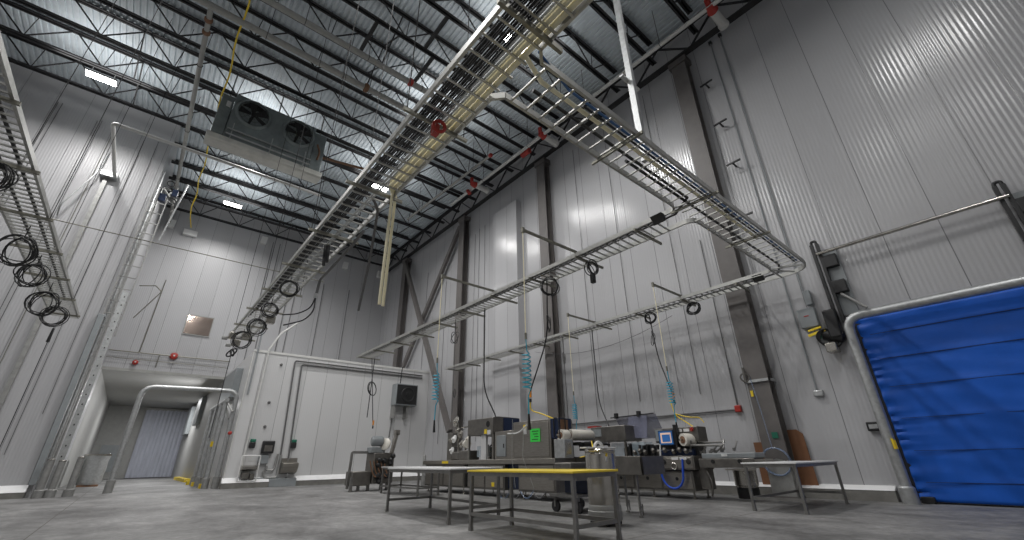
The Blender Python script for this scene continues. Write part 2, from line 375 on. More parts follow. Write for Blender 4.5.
# ------------------------------------------------------------------ lamps
def lamp(x, y, lab, z=16.9, size=(1.05, 0.42), power=420, fixture=True):
    if fixture:
        t = thing('ceiling_light', lab, 'ceiling light', (x, y, z), 'high bay lights')
        a, b = size[0]/2, size[1]/2
        MB().box(x-a, x+a, y-b, y+b, z+0.03, z+0.13).build('housing', 'lampbody', t, bevel=0.01)
        MB().box(x-a+0.03, x+a-0.03, y-b+0.03, y+b-0.03, z, z+0.03).build('diffuser', 'lamp', t)
        MB().tube([(x-a*0.7, y, z+0.13), (x-a*0.7, y, ZD)], 0.01, 5).tube([(x+a*0.7, y, z+0.13), (x+a*0.7, y, ZD)], 0.01, 5).build('hanger', 'galv', t)
    L = bpy.data.lights.new('lamp_light', 'AREA'); L.shape = 'RECTANGLE'; L.size = size[0]; L.size_y = size[1]; L.energy = power; L.color = (1.0, 0.985, 0.97)
    L.spread = math.radians(158)
    o = bpy.data.objects.new('lamp_light', L); COL.objects.link(o); o.location = (x, y, z-0.02)
    U = L.copy(); U.energy = power*0.18; U.spread = PI; U.size = 3.2; U.size_y = 2.4      # added oversized upward fill light that brightens the deck
    o = bpy.data.objects.new('deck_fill_light', U); COL.objects.link(o); o.location = (x, y, z+0.2); o.rotation_euler = (PI, 0, 0)
PW = 330
lamp(-5.2, 22.1, 'glowing white high bay lamp above the left wall', power=PW)
lamp(1.15, 30.1, 'glowing white high bay lamp near the back wall', power=PW)
lamp(7.95, 22.1, 'glowing white high bay lamp seen beside the long cable tray', power=PW)
lamp(7.75, 8.95, 'left glowing lamp of the bright pair above the long tray', size=(0.5, 0.42), power=PW*0.6)
lamp(8.45, 8.95, 'right glowing lamp of the bright pair above the long tray', size=(0.5, 0.42), power=PW*0.6)
L = bpy.data.lights.new('corridor_fill_light', 'AREA'); L.shape = 'RECTANGLE'; L.size = 1.2; L.size_y = 0.3; L.energy = 320  # added light with no fixture, placed to brighten the corridor
o = bpy.data.objects.new('corridor_fill_light', L); COL.objects.link(o); o.location = (3.74, 37, 4.4); o.rotation_euler = (0, PI/2*0.75, 0)
L2 = L.copy(); L2.energy = 350; L2.size = 2.5; L2.size_y = 0.3  # second added fill, under the corridor ceiling, also without a fixture
o = bpy.data.objects.new('corridor_fill_light', L2); COL.objects.link(o); o.location = (1.5, 48, 6.25)
for x, y in ((1.15, 8.9), (7.9, 15.4), (1.15, 22.0), (-5.2, 8.9), (7.2, -2.2), (1.15, -1.5), (-5.2, -1.5), (-11, 8.9)):  # no fixtures: lamps out of frame, plus two hidden ones added to brighten walls
    lamp(x, y, '', power=PW*(0.6 if y < 0 else 1.0), fixture=False)

# ------------------------------------------------------------------ cable trays
TZ = 5.95
def rail(m, path, w=0.045, h=0.11):
    P = [V(p) for p in path]
    for a, b in zip(P[:-1], P[1:]):
        e = (b-a).normalized()*0.004
        m.bar(a-e, b+e, w, h)
    return m
def rungs_y(t, x0, x1, y0, y1, step=0.29, skip=()):
    y = y0
    base = None
    while y <= y1:
        if base is None:
            base = MB().box(x0, x1, y-0.016, y+0.016, TZ-0.012, TZ+0.016).build('rung', 'tray', t)
            by = y
        else:
            c = base.copy(); COL.objects.link(c); c.parent = t; c.location = (0, y-by, 0)
        y += step
def rungs_x(t, y0, y1, x0, x1, step=0.29):
    x = x0; base = None
    while x <= x1:
        if base is None:
            base = MB().box(x-0.016, x+0.016, y0, y1, TZ-0.012, TZ+0.016).build('rung', 'tray', t); bx = x
        else:
            c = base.copy(); COL.objects.link(c); c.parent = t; c.location = (x-bx, 0, 0)
        x += step
def strut_x(t, y, x0, x1, z=TZ-0.06, rods=True, top=ZD, rodx=None):
    m = MB().box(x0, x1, y-0.022, y+0.022, z-0.02, z+0.04)
    m.build('support_strut', 'strut', t)
    if rods:
        for x in (rodx or (x0+0.06, x1-0.06)): MB().tube([(x, y, z), (x, y, top)], 0.009, 5).build('hanger_rod', 'hole', t)
zr = TZ+0.05
# main tray
t = thing('cable_tray', 'long overhead ladder cable tray carrying black and cream cables through the middle', 'cable tray', (2.42, 9, TZ))
rail(MB(), [(2.05, -0.5, zr), (2.05, 20.9, zr)]).build('side_rail', 'tray', t)
rail(MB(), [(2.80, -0.5, zr), (2.80, 2.62, zr), (2.95, 2.76, zr)]).build('side_rail', 'tray', t)
rail(MB(), [(2.95, 3.54, zr), (2.80, 3.7, zr), (2.80, 20.9, zr)]).build('side_rail', 'tray', t)
rungs_y(t, 2.05, 2.80, 0.3, 20.8)
MB().box(1.93, 2.98, 2.40, 2.45, TZ-0.12, TZ-0.03).build('support_strut', 'strut', t)
for i, y in enumerate((4.62, 6.95, 9.25, 11.55, 13.85, 16.1, 18.4, 20.7)):
    strut_x(t, y, 1.85, 3.0, rods=(i % 2 == 0))
MAIN = t
# branch tray
t = thing('cable_tray', 'overhead ladder cable tray crossing from the long tray toward the right wall', 'cable tray', (8, 3.15, TZ))
rail(MB(), fillet([(2.95, 2.76, zr), (13.75, 2.76, zr), (13.75, 4.1, zr)], 0.75)).build('side_rail', 'tray', t)
rail(MB(), [(2.95, 3.54, zr)] + fillet([(6.9, 3.54, zr), (7.8, 3.54, zr), (7.8, 4.05, zr)], 0.5)).build('side_rail', 'tray', t)
rail(MB(), fillet([(8.5, 4.05, zr), (8.5, 3.54, zr), (9.5, 3.54, zr), (12.3, 3.54, zr), (13.1, 3.54, zr), (13.1, 4.1, zr)], 0.5)).build('side_rail', 'tray', t)
rungs_x(t, 2.76, 3.54, 3.05, 13.0)
for q in ((13.1, 13.2, 2.82), (13.2, 13.58, 3.15), (13.2, 13.7, 3.55)):
    MB().bar((q[0]-0.25, 3.56, TZ), (q[1], q[2], TZ), 0.04, 0.035).build('rung', 'tray', t)
for x in (5.1, 7.75, 10.35):
    MB().box(x-0.02, x+0.02, 2.62, 3.68, TZ-0.07, TZ-0.02).build('support_strut', 'strut', t)
# two run-outs over the machines and the left one
def tray_y(x0, x1, y0, y1, lab, ystr, sx0, sx1):
    t = thing('cable_tray', lab, 'cable tray', ((x0+x1)/2, (y0+y1)/2, TZ))
    rail(MB(), [(x0, y0, zr), (x0, y1, zr)]).build('side_rail', 'tray', t)
    rail(MB(), [(x1, y0, zr), (x1, y1, zr)]).build('side_rail', 'tray', t)
    rungs_y(t, x0, x1, y0+0.1, y1, 0.2)
    for i, y in enumerate(ystr): strut_x(t, y, sx0, sx1, top=ZD, rods=(x0 < 0 and i % 3 == 0))
    return t
tray_y(7.8, 8.5, 4.05, 21.5, 'overhead ladder cable tray above the near packaging machine line', [4.6+1.83*i for i in range(10)], 7.7, 8.85)
tray_y(13.1, 13.75, 4.1, 21.5, 'overhead ladder cable tray close along the right wall', [4.6+1.83*i for i in range(10)], 13.0, 14.0)
tray_y(-3.3, -2.6, 3.5, 21.2, 'overhead ladder cable tray with coiled cords at the left edge of the picture', [6.0+2.1*i for i in range(8)], -3.4, -2.5)
# black pass-through boots where the run-outs leave the branch
for x, lab in ((7.55, 'where the near run-out tray leaves the crossing tray'), (12.95, 'where the wall run-out tray leaves the crossing tray')):
    solo(MB().prism([(x+0.1, 6.0), (x+0.26, 6.0), (x+0.3, 5.86), (x+0.22, 5.8), (x+0.18, 5.92)], 1, 3.85, 4.15), 'cable_dropout', 'black_metal', 'black curved cable dropout ' + lab, 'cable dropout', bevel=0.02)

# cables lying in the trays
def cable(path, r, m, lab, group, name='power_cable', n=6):
    return solo(MB().tube(path, r, n), name, m, lab, 'cable', group)
gB = 'black cables in the long tray'
for i in range(11):
    x = 2.13 + 0.03*i + random.uniform(-.004, .004); z = TZ+0.04+random.choice((0, 0, .02))
    yend = 17.5 - 0.35*i if i < 7 else 8.5-0.9*(i-7)
    cable([(x, -0.5, z), (x+0.01, 3, z), (x-0.008, 7, z), (x, yend, z)], 0.0135, 'black', 'black power cable lying among its neighbours along the left side of the long tray', gB)
for i, x in enumerate((2.47, 2.52)):
    cable([(x, -0.5, TZ+0.05), (x, 20.5, TZ+0.05)], 0.022, 'galv', '%s of two silver conduits in the middle of the long tray' % ('left', 'right')[i], 'silver conduits', 'conduit')
# cream pair that drops and hangs out of the long tray
for i, (x, dx) in enumerate(((2.63, 0.0), (2.725, 0.12))):
    p = fillet([(x, -0.5, TZ+0.07), (x, 6.75+0.12*i, TZ+0.07), (2.74+dx, 6.86+0.12*i, TZ+0.07), (2.75+dx, 6.86+0.12*i, 3.6+0.03*i)], 0.12)
    cable(p, [0.043 if q[2] > 5.95 else 0.030 for q in p], 'cream', '%s thick cream cable in the long tray, its end hanging free' % ('left', 'right')[i], 'cream cables in the long tray', 'thick_cable', 8)
cable([(2.57, -0.5, TZ+0.05), (2.56, 6.6, TZ+0.05)], 0.016, 'cream', 'thin cream cable beside the thick pair in the long tray', None, 'thin_cable')
cable([(2.83, 1.0, TZ+0.11), (2.78, 2.2, TZ+0.1), (2.85, 2.7, TZ+0.08), (3.6, 2.86, TZ+0.05), (12.9, 2.86, TZ+0.05)], 0.022, 'bluec', 'blue cable along the outer rail of the crossing tray', None)
cable([(2.74, 2.85, TZ+0.06), (3.2, 3.02, TZ+0.06), (10.6, 3.02, TZ+0.06)], 0.036, 'cream', 'cream cable lying in the crossing tray', None, 'thick_cable', 8)
cable([(5.6, 3.3, TZ+0.05), (12.8, 3.28, TZ+0.05), (13.4, 3.5, TZ+0.05), (13.5, 4.4, TZ+0.05), (13.5, 15, TZ+0.05)], 0.03, 'black', 'black cable that turns from the crossing tray into the wall tray', None)
cable([(3.2, 3.2, TZ+0.05), (7.6, 3.2, TZ+0.05), (8.0, 3.7, TZ+0.05), (8.05, 20.6, TZ+0.05)], 0.03, 'black', 'black cable that turns from the crossing tray into the near run-out tray', None)
cable([(7.9, 4.2, TZ+0.06), (7.9, 20.9, TZ+0.06)], 0.045, 'black', 'thick black line along the left rail of the near run-out tray', None)  # black tube just inside the left rail
cable([(13.2, 4.3, TZ+0.06), (13.2, 20.9, TZ+0.06)], 0.04, 'black', 'thick black cable along the left rail of the wall tray', None)
cable([(4.0, 2.93, TZ+0.05), (12.9, 2.92, TZ+0.05)], 0.02, 'black', 'thin black cable beside the blue one in the crossing tray', None)
for x in (-3.05, -2.8):
    cable([(x, 3.5, TZ+0.05), (x+0.02, 12, TZ+0.05), (x, 19, TZ+0.05)], 0.03, 'black', 'black cable in the left edge tray, %s of two' % ('left' if x < -3 else 'right'), 'black cables in the left tray')
# white strut post from the crossing tray up to the roof and other pieces by the trays
solo(MB().box(5.9, 6.0, 3.04, 3.16, TZ+0.1, ZD).box(5.7, 6.3, 3.12, 3.2, 8.1, 8.14), 'hanger_post', 'galv', 'bright zinc channel post from the crossing tray up to the roof', 'post')
solo(MB().tube(fillet([(2.55, 7.4, TZ+0.1), (2.75, 7.55, TZ-0.02), (3.1, 8.6, 5.2), (3.5, 10.0, 4.5)], 0.3), 0.03, 8), 'flexible_conduit', 'grey_cord', 'dull grey conduit stub hanging below the long tray by the cream cables', 'conduit')
t = thing('flexible_conduit', 'grey flexible conduit looping down from the right side of the long tray', 'conduit', (2.9, 12, 4.7))
MB().tube(fillet([(2.86, 8.6, TZ-0.05), (2.92, 9.4, TZ-0.06), (2.95, 11.4, TZ-0.12), (3.0, 12.1, 5.9), (3.0, 12.2, 5.45)], 0.5), 0.038, 8).build('conduit', 'grey_cord', t)
MB().tube([(3.0, 12.2, 5.5), (3.0, 12.22, 5.36)], 0.055, 8).build('fitting', 'galv', t)
MB().tube(fillet([(3.0, 12.2, 5.4), (3.0, 12.5, 5.15), (2.8, 13.0, 5.05), (2.5, 13.5, 5.1)], 0.3), 0.02, 6).tube(fillet([(3.0, 12.2, 5.4), (3.02, 12.2, 4.95), (2.8, 12.2, 4.65), (2.45, 12.8, 4.6)], 0.4), 0.02, 6).build('loose_cable', 'black', t)
solo(MB().box(2.33, 2.43, 4.52, 4.62, TZ-0.3, TZ-0.1).ring((2.38, 4.45, TZ-0.22), (0.3, 1, 0.2), 0.09, 0.03), 'red_valve_wheel', 'red', 'red round valve handle under the long tray', 'valve')

# ------------------------------------------------------------------ coils and hanging cords
def coil(c, R, nrm, lab, group, loops=6, r=0.013, m='black', tail=None, name='coiled_cord', plug=None):
    t = thing(name, lab, 'coiled cord', c, group)
    mb = MB(); rnd = random.Random(lab)
    nv = V(nrm).normalized()
    for i in range(loops):
        j = V((rnd.uniform(-1, 1), rnd.uniform(-1, 1), rnd.uniform(-1, 1)))*0.5
        mb.ring(V(c) + nv*(i-loops/2)*r*1.5 + V((0, 0, rnd.uniform(-.02, .02))), nv + j, R*rnd.uniform(0.78, 1.06), r, 18, 5, rnd.uniform(0.9, 1.1))
    mb.build('loops', m, t)
    MB().tube([V(c) + V((0, 0, R)), V(c) + V((0, 0, TZ-0.05-c[2]))], r*0.9, 5).build('hanging_end', m, t)
    if plug: MB().box(c[0]-0.06, c[0]+0.06, c[1]-0.06, c[1]+0.06, c[2]-R-0.24, c[2]-R+0.02).build('plug', 'black', t, bevel=0.02)
    if tail: MB().tube(tail, r, 6).build('tail', m, t)
    return t
gl = 'coiled cords under the left tray'
for c, R, w in (((-2.95, 10.2, 5.62), .26, 'nearest'), ((-2.9, 12.9, 5.28), .33, 'second nearest'), ((-2.9, 14.75, 5.35), .30, 'middle'), ((-2.88, 17.0, 5.25), .34, 'second furthest'), ((-2.85, 18.9, 5.38), .32, 'furthest')):
    coil(c, R, (0.5, 1, 0.25), '%s black cord coil hanging under the left edge tray' % w, gl, loops=7)
t = thing('drop_cord', 'thin black cord with a thick grip falling from the end of the left tray', 'cord', (-2.85, 19.6, 1.0))
MB().tube([(-2.85, 19.6, 5.2), (-2.85, 19.6, 1.0)], 0.012, 6).build('cord', 'black', t)
MB().tube([(-2.85, 19.6, 5.15), (-2.85, 19.6, 4.7)], [0.03, 0.045], 8).build('grip', 'black', t)
gm = 'coiled cords under the long tray'
for c, R, w in (((2.35, 12.6, 5.62), .25, 'nearest'), ((2.32, 14.6, 5.5), .25, 'second nearest'), ((2.35, 16.5, 5.4), .30, 'third'), ((2.3, 18.9, 5.45), .34, 'furthest')):
    coil(c, R, (0.5, 1, 0.2), '%s black cord coil hung under the far half of the long tray' % w, gm, loops=6)
t = thing('hanging_cord_bundle', 'short thick black cord bundle hanging below the long tray before its coils', 'cord', (2.5, 9.9, 5.3))
MB().tube([(2.5, 9.9, 5.95), (2.52, 9.9, 5.5)], 0.05, 8).tube([(2.45, 9.95, 5.95), (2.47, 9.9, 5.4)], 0.04, 8).build('bundle', 'black', t)
t = thing('drop_cord', 'black cord with a bundled loop falling from the far end of the long tray', 'cord', (2.3, 21.0, 1.5))
MB().tube([(2.3, 21.0, 5.9), (2.3, 21.0, 2.0)], 0.014, 6).build('cord', 'black', t)
MB().ring((2.3, 21.0, 5.35), (0.6, 1, 0), 0.22, 0.03, 16, 6, 0.5).ring((2.32, 21.0, 5.35), (1, 0.4, 0), 0.2, 0.03, 16, 6, 0.45).build('loop', 'black', t)
# receptacle boxes under the far end of the long tray
for k, (x, y, w) in enumerate(((2.05, 19.7, 'left'), (2.45, 19.3, 'right'), (2.35, 20.9, 'furthest'), (2.72, 16.6, 'nearest'))):
    t = thing('outlet_box', 'silver outlet box with a spot lamp face under the long tray end, the %s one' % w, 'outlet box', (x, y, 5.5), 'outlet boxes on the long tray')
    MB().box(x-0.15, x+0.15, y-0.12, y+0.12, 5.62, 5.88).build('housing', 'steel_bright', t, bevel=0.03)
    MB().box(x-0.34, x-0.15, y-0.08, y+0.08, 5.56, 5.68).build('connector', 'galv_dull', t, bevel=0.02)
# run-out trays
coil((8.2, 7.9, 5.64), .27, (0.7, 0.8, 0.1), 'black cord coil hung under the near run-out tray beside the middle column', 'coils on the run-out trays', loops=6)
coil((8.25, 6.35, 5.70), .2, (-0.2, 1, 0.1), 'black cord coil with a plug hung under the near run-out tray above the wall tray', 'coils on the run-out trays', loops=6, plug=True)
coil((8.2, 12.9, 5.2), .22, (1, -0.2, 0), 'thin black ring of cord under the far half of the near run-out tray', 'coils on the run-out trays', loops=2)
coil((13.4, 7.9, 5.72), .2, (1, 0.4, 0), 'left black cord coil under the wall tray', 'coils on the run-out trays', loops=7)
coil((13.4, 6.25, 5.62), .23, (1, 0.3, 0), 'right black cord coil under the wall tray', 'coils on the run-out trays', loops=7)

def arm_drop(x, y, xt, z_rod, z_coil, z_plug, lab, turns=8):
    t = thing('hose_boom', 'olive strut arm off the tray ' + lab, 'hose arm', (xt, y, 6.08), 'hose arms on the run-out trays')
    MB().box(x, xt, y-0.025, y+0.025, 6.07, 6.13).build('arm', 'strut', t)
    MB().box(x-0.03, x+0.04, y-0.035, y+0.035, 6.02, 6.16).build('end_bracket', 'strut', t)
    h = thing('air_hose_drop', 'pale rod and teal coiled hose hanging ' + lab, 'air hose', (x, y, z_plug), 'teal air hose drops')
    MB().tube([(x, y, 6.02), (x, y, z_rod)], 0.012, 6).build('drop_pipe', 'cream', h)
    MB().tube([(x, y, z_rod+0.04), (x, y, z_rod-0.1)], 0.026, 8).build('fitting', 'strut', h)
    path = [V((x, y, z_rod-0.1)), V((x+0.02, y, z_rod-0.35))]
    top, bot = z_rod-0.4, z_coil; N = turns*10
    for i in range(N+1):
        a = 2*PI*i/10; path.append(V((x+0.085*math.cos(a), y+0.085*math.sin(a), top+(bot-top)*i/N)))
    path += [V((x+0.03, y, z_coil-0.12)), V((x+0.02, y, z_plug+0.15))]
    MB().tube(path, 0.013, 6).build('coiled_hose', 'teal', h)
    MB().tube([(x+0.02, y, z_plug+0.22), (x+0.03, y, z_plug-0.08)], [0.02, 0.035], 8).build('blow_gun', 'black', h)
arm_drop(5.92, 6.5, 7.85, 3.5, 2.35, 1.66, 'in front of the middle column')
arm_drop(5.88, 10.1, 7.85, 3.6, 2.5, 1.8, 'left of the near packaging machine')
arm_drop(11.6, 10.3, 13.25, 3.2, 2.3, 1.75, 'between the two packaging machines')
arm_drop(11.48, 6.5, 13.25, 3.45, 2.42, 1.72, 'above the touch screen')

def drop(path, lab, m='black', r=0.021, yellow=None, loop=None, group='drop cords to the machines', yr=0.035):
    t = thing('drop_cord', lab, 'cord', path[-1], group)
    MB().tube(fillet(path, 0.5), r, 6).build('cord', m, t)
    if yellow:
        MB().tube([yellow, (yellow[0], yellow[1], yellow[2]-0.2)], 0.04, 8).build('connector', 'orange', t)
        if len(path) > 2 or True:
            MB().tube([(yellow[0], yellow[1], yellow[2]-0.24), (yellow[0], yellow[1], yellow[2]-0.34)], 0.035, 8).build('collar', 'black', t)
    if loop:
        MB().ring(loop, (0.6, -1, 0), 0.14, 0.012, 18, 5, 1.9).ring((loop[0]+0.02, loop[1], loop[2]-0.05), (1, -0.6, 0.05), 0.13, 0.012, 18, 5, 1.8).build('loop', m, t)
    return t
drop([(8.25, 8.05, 5.9), (8.3, 8.2, 4.2), (9.0, 9.75, 2.95)], 'twin black cord with a long loop and yellow connector in front of the middle column', yellow=(9.0, 9.75, 2.98), loop=(8.28, 8.1, 4.6))
solo(MB().tube(fillet([(9.0, 9.75, 2.7), (9.02, 9.8, 2.4), (9.2, 9.5, 2.3), (9.4, 9.2, 2.14)], 0.25), 0.02, 6), 'yellow_lead', 'yellow_tape', 'yellow cord curving onto the top of the near packaging machine', 'cord')
drop([(8.3, 11.2, 5.9), (8.3, 11.2, 3.1), (8.9, 11.4, 2.45), (9.35, 11.9, 2.38)], 'black cord curving down onto the hood of the near packaging machine')
drop([(13.5, 8.0, 5.9), (13.5, 7.9, 4.2), (13.2, 7.4, 2.9)], 'twin black cord with a loop and yellow connector above the touch screen', yellow=(13.2, 7.4, 3.0), loop=(13.5, 8.0, 5.0))
drop([(13.35, 10.6, 5.9), (13.35, 10.6, 3), (12.9, 9.9, 2.1)], 'black cord falling from the wall tray onto the grey hood machine')
drop([(13.3, 12.2, 5.9), (13.3, 12.2, 2.0)], 'thin grey cord hanging from the wall tray right of the middle column', m='grey_cord', loop=(13.3, 12.2, 5.0))
drop([(8.35, 20.9, 5.9), (8.1, 19.2, 2.5)], 'black cord with an orange connector feeding the small machine at the far left', yellow=(8.1, 19.2, 2.75))
drop([(8.5, 20.9, 5.9), (8.35, 20.6, 3.0)], 'thin black cord hanging beside the cord of the small far machine')
solo(MB().ring((8.3, 20.3, 4.3), (0.5, -1, 0), 0.28, 0.022, 20, 6, 1.2).ring((8.32, 20.28, 4.28), (0.6, -1, 0.06), 0.27, 0.02, 20, 6, 1.2), 'cord_ring', 'black', 'black ring of cord hanging in front of the low white room', 'coiled cord')
solo(MB().tube(sag((13.3, 14.0, 5.6), (13.3, 7.0, 5.55), 0.55), 0.008, 5), 'slack_wire', 'grey_cord', 'thin slack wire sagging below the wall tray', 'wire')
drop([(8.6, 13.5, 5.9), (8.6, 13.5, 2.6)], 'thin grey cord hanging straight from the near run-out tray left of the machine hood', m='grey_cord', r=0.01)
solo(MB().ring((8.6, 13.4, 3.3), (1, -0.4, 0), 0.15, 0.014, 16, 5, 1.1), 'cord_ring', 'black', 'small ring of cord hooked beside the near braced column', 'coiled cord')

# ------------------------------------------------------------------ pipes under the roof
def pipe(path, r, m, lab, name='pipe', group=None, R=0.15, couplings=(), cm='red', hang=()):
    if not couplings and not hang: return solo(MB().tube(fillet(path, R), r, 12), name, m, lab, 'pipe', group)
    t = thing(name, lab, 'pipe', path[0], group)
    MB().tube(fillet(path, R), r, 12).build('run', m, t)
    for h in hang: MB().tube([h, (h[0], h[1], ZD)], 0.012, 5).ring(h, V(path[1])-V(path[0]), r+0.012, 0.012, 16, 5).build('hanger', 'joist', t)
    for p, d in couplings:
        p = V(p); d = V(d).normalized()
        MB().tube([p-d*0.1, p-d*0.06, p+d*0.06, p+d*0.1], [r*1.25, r*1.55, r*1.55, r*1.25], 12).build('coupling', cm, t)
    return t
pipe([(12.62, 0, 16.6), (12.3, 20.5, 16.6)], 0.085, 'pipe_white', 'pale sprinkler main along the top of the right wall', 'sprinkler_pipe', hang=[(12.62-0.32*q/20.5, q, 16.6) for q in (5.0, 9.0, 13.0, 17.0)])
pipe([(11.3, 14.9, 16.6), (10.9, 24.0, 16.6)], 0.075, 'pipe', 'grey branch pipe with a red elbow running to the far wall', 'sprinkler_pipe', couplings=[((11.3, 14.9, 16.6), (0, 1, 0))], hang=[(11.3-0.044*(q-14.9), q, 16.6) for q in (16.5, 19.5, 22.5)])
pipe([(-11, 14.7, 16.5), (6.3, 14.7, 16.5)], 0.13, 'pipe', 'wide grey pipe across the roof nearer the fan cooler, the lower of two', 'roof_pipe', 'wide roof pipes', couplings=[((4.05, 14.7, 16.5), (1, 0, 0))], cm='brown', hang=[(q, 14.7, 16.5) for q in (-3, 0, 3, 6)])
pipe([(-6, 13.15, 16.5), (6.6, 13.15, 16.5)], 0.12, 'pipe', 'wide grey pipe across the roof, the upper of two, with a red coupling', 'roof_pipe', 'wide roof pipes', couplings=[((5.45, 13.15, 16.5), (1, 0, 0))], hang=[(q, 13.15, 16.5) for q in (1, 3.5, 6)])
pipe([(-1.85, 14.7, 16.5), (-1.85, 33.9, 16.5), (-1.85, 34.35, 16.2)], 0.09, 'pipe', 'grey pipe with a red clamp running to the back wall left of the cooler', 'roof_pipe', couplings=[((-1.85, 15.4, 16.5), (0, 1, 0)), ((-1.85, 16.05, 16.5), (0, 1, 0))], cm='brown', hang=[(-1.85, q, 16.5) for q in (18, 23, 28)])
pipe([(-4, 25.8, 14.2), (-4.0, 21.0, 14.2), (4.4, 21.0, 14.2)], 0.075, 'pipe_white', 'white drain pipe from the left wall passing under the fan cooler', 'drain_pipe', R=0.2)
t = thing('wall_downpipe', 'flat grey duct with a top box down the left wall', 'duct', (-4.25, 25.7, 0.4))
MB().box(-4.33, -4.17, 25.66, 25.79, 0.4, 14.05).build('duct', 'galv_dull', t)
MB().box(-4.5, -3.85, 25.45, 25.8, 14.0, 14.3).build('top_box', 'galv', t, bevel=0.02)
for k, (y, x0, w) in enumerate(((2.9, 12.55, 'at the upper right corner'), (11.9, 12.3, 'right of the crossing tray top'), (17.7, 12.0, 'over the far part of the right wall'))):
    t = thing('sprinkler_valve', 'white pipe stub with red valve ' + w, 'sprinkler valve', (x0, y, 16.6), 'red sprinkler valves')
    MB().tube([(x0+0.25, y, 16.6), (x0+1.2, y, 16.6)], 0.17, 14).tube([(x0+1.1, y, 16.6), (x0+1.22, y, 16.6)], 0.2, 14).build('stub', 'pipe_white', t)
    MB().tube([(x0-0.05, y, 16.6), (x0+0.28, y, 16.6)], [0.14, 0.21], 12).tube([(x0, y, 16.6), (x0, y+0.02, 17.0)], 0.11, 10).build('valve_body', 'red', t)
solo(MB().tube([(12.71, 13.2, 16.6), (12.7, 13.8, 16.6)], 0.15, 12), 'pipe_coupling', 'red', 'red coupling on the sprinkler main right of the crossing tray', 'coupling')
solo(MB().tube([(12.25, 18.3, 16.3), (12.25, 18.5, 16.6)], 0.12, 10), 'pipe_coupling', 'red', 'small red drop fitting below the far sprinkler valve', 'coupling')
# yellow hose
ph = [V((-0.85 + 0.05*math.sin(i*1.3), 9 + i*0.8, 16.5 + 0.04*math.sin(i*2.1))) for i in range(31)] + [V((-0.6, 33.6, 16.1))]
solo(MB().tube(ph, 0.032, 8), 'yellow_hose', 'yellow_tape', 'yellow hose running under the roof past the fan cooler to the back wall', 'hose')
solo(MB().box(-0.95, -0.15, 34.1, 34.4, 15.75, 16.15), 'junction_box', 'white', 'pale box at the top of the back wall where the yellow hose ends', 'junction box', bevel=0.02)
for k, (x, z, w) in enumerate(((-1.75, 16.3, 'below the grey pipe at the left'), (3.9, 16.9, 'left of the long tray'), (10.3, 16.6, 'right of the hanging cream cables'), (13.4, 16.6, 'in the far right corner'))):
    solo(MB().prism([(x-0.2, z-0.3), (x+0.2, z-0.3), (x+0.25, z+0.3), (x-0.15, z+0.3)], 1, 34.15, 34.4), 'wall_bracket_box', 'white', 'small white box high on the back wall ' + w, 'junction box', 'white boxes on the back wall', bevel=0.02)

# ------------------------------------------------------------------ fan cooler
t = thing('fan_cooler', 'hanging two fan evaporator cooler with a pale drip pan under the roof', 'cooler', (1.5, 20.2, 14.3))
MB().prism([(19.55, 14.5), (19.35, 15.6), (19.35, 17.0), (20.8, 17.0), (20.8, 14.6), (20.2, 14.45)], 0, -0.35, 3.25).build('casing', 'cooler', t, bevel=0.02)
MB().box(-0.85, -0.37, 19.5, 20.8, 14.6, 16.85).build('end_box', 'cooler', t, bevel=0.03)
MB().box(3.27, 3.85, 19.5, 20.8, 14.6, 16.85).build('end_box', 'cooler', t, bevel=0.03)
MB().prism([(19.38, 14.25), (19.38, 14.5), (19.5, 14.52), (20.15, 14.48), (20.1, 14.2), (19.5, 14.18)], 0, -0.95, 3.95).build('drip_pan', 'cooler_pan', t, bevel=0.015)
for cx in (0.5, 2.5):
    c = V((cx, 19.42, 16.2)); ax = V((0, -1, -0.1)).normalized()
    s = MB().lathe(c, [(0.82, -0.05), (0.76, 0.12), (0.68, 0.22), (0.64, 0.22), (0.62, 0.0)], 32, ax).build('fan_shroud', 'cooler', t)
    MB().lathe(c - ax*0.0, [(0.63, 0.03), (0.63, 0.04)], 32, ax).build('fan_opening', 'hole', s)
    m = MB()
    u = ax.orthogonal().normalized(); w = ax.cross(u)
    for k in range(5):
        a = 2*PI*k/5+0.3; d = u*math.cos(a)+w*math.sin(a); p = w*math.cos(a)-u*math.sin(a)
        m.add([c+ax*0.07+d*0.12-p*0.06, c+ax*0.13+d*0.12+p*0.1, c+ax*0.15+d*0.58+p*0.24, c+ax*0.07+d*0.6-p*0.14,
               c+ax*0.06+d*0.12-p*0.06, c+ax*0.12+d*0.12+p*0.1, c+ax*0.14+d*0.58+p*0.24, c+ax*0.06+d*0.6-p*0.14], [(0,1,2,3),(7,6,5,4),(0,4,5,1),(1,5,6,2),(2,6,7,3),(3,7,4,0)])
    m.build('fan_blades', 'black_metal', s)
    m = MB().lathe(c+ax*0.12, [(0.11, -0.05), (0.11, 0.08), (0.05, 0.1)], 14, ax)
    for k in range(4): m.ring(c+ax*0.225, ax, 0.16+0.15*k, 0.006, 28, 4)
    for k in range(6):
        d = u*math.cos(PI*k/6)+w*math.sin(PI*k/6); m.tube([c+ax*0.225-d*0.64, c+ax*0.225+d*0.64], 0.005, 4)
    m.build('fan_guard', 'black_metal', s)
for z, y in ((15.0, 19.42), (14.7, 19.4)):
    MB().tube([(-0.3, y-0.03, z), (3.3, y-0.03, z)], 0.035, 8).build('front_rail', 'galv', t)
for x in (-0.1, 1.5, 3.0): MB().box(x-0.02, x+0.02, 19.28, 19.34, 14.4, 15.3).build('pan_bracket', 'galv', t)
for x in (-0.6, 1.5, 3.6): MB().box(x-0.03, x+0.03, 20.0, 20.06, 16.8, 18.7).build('hanger', 'galv_dull', t)
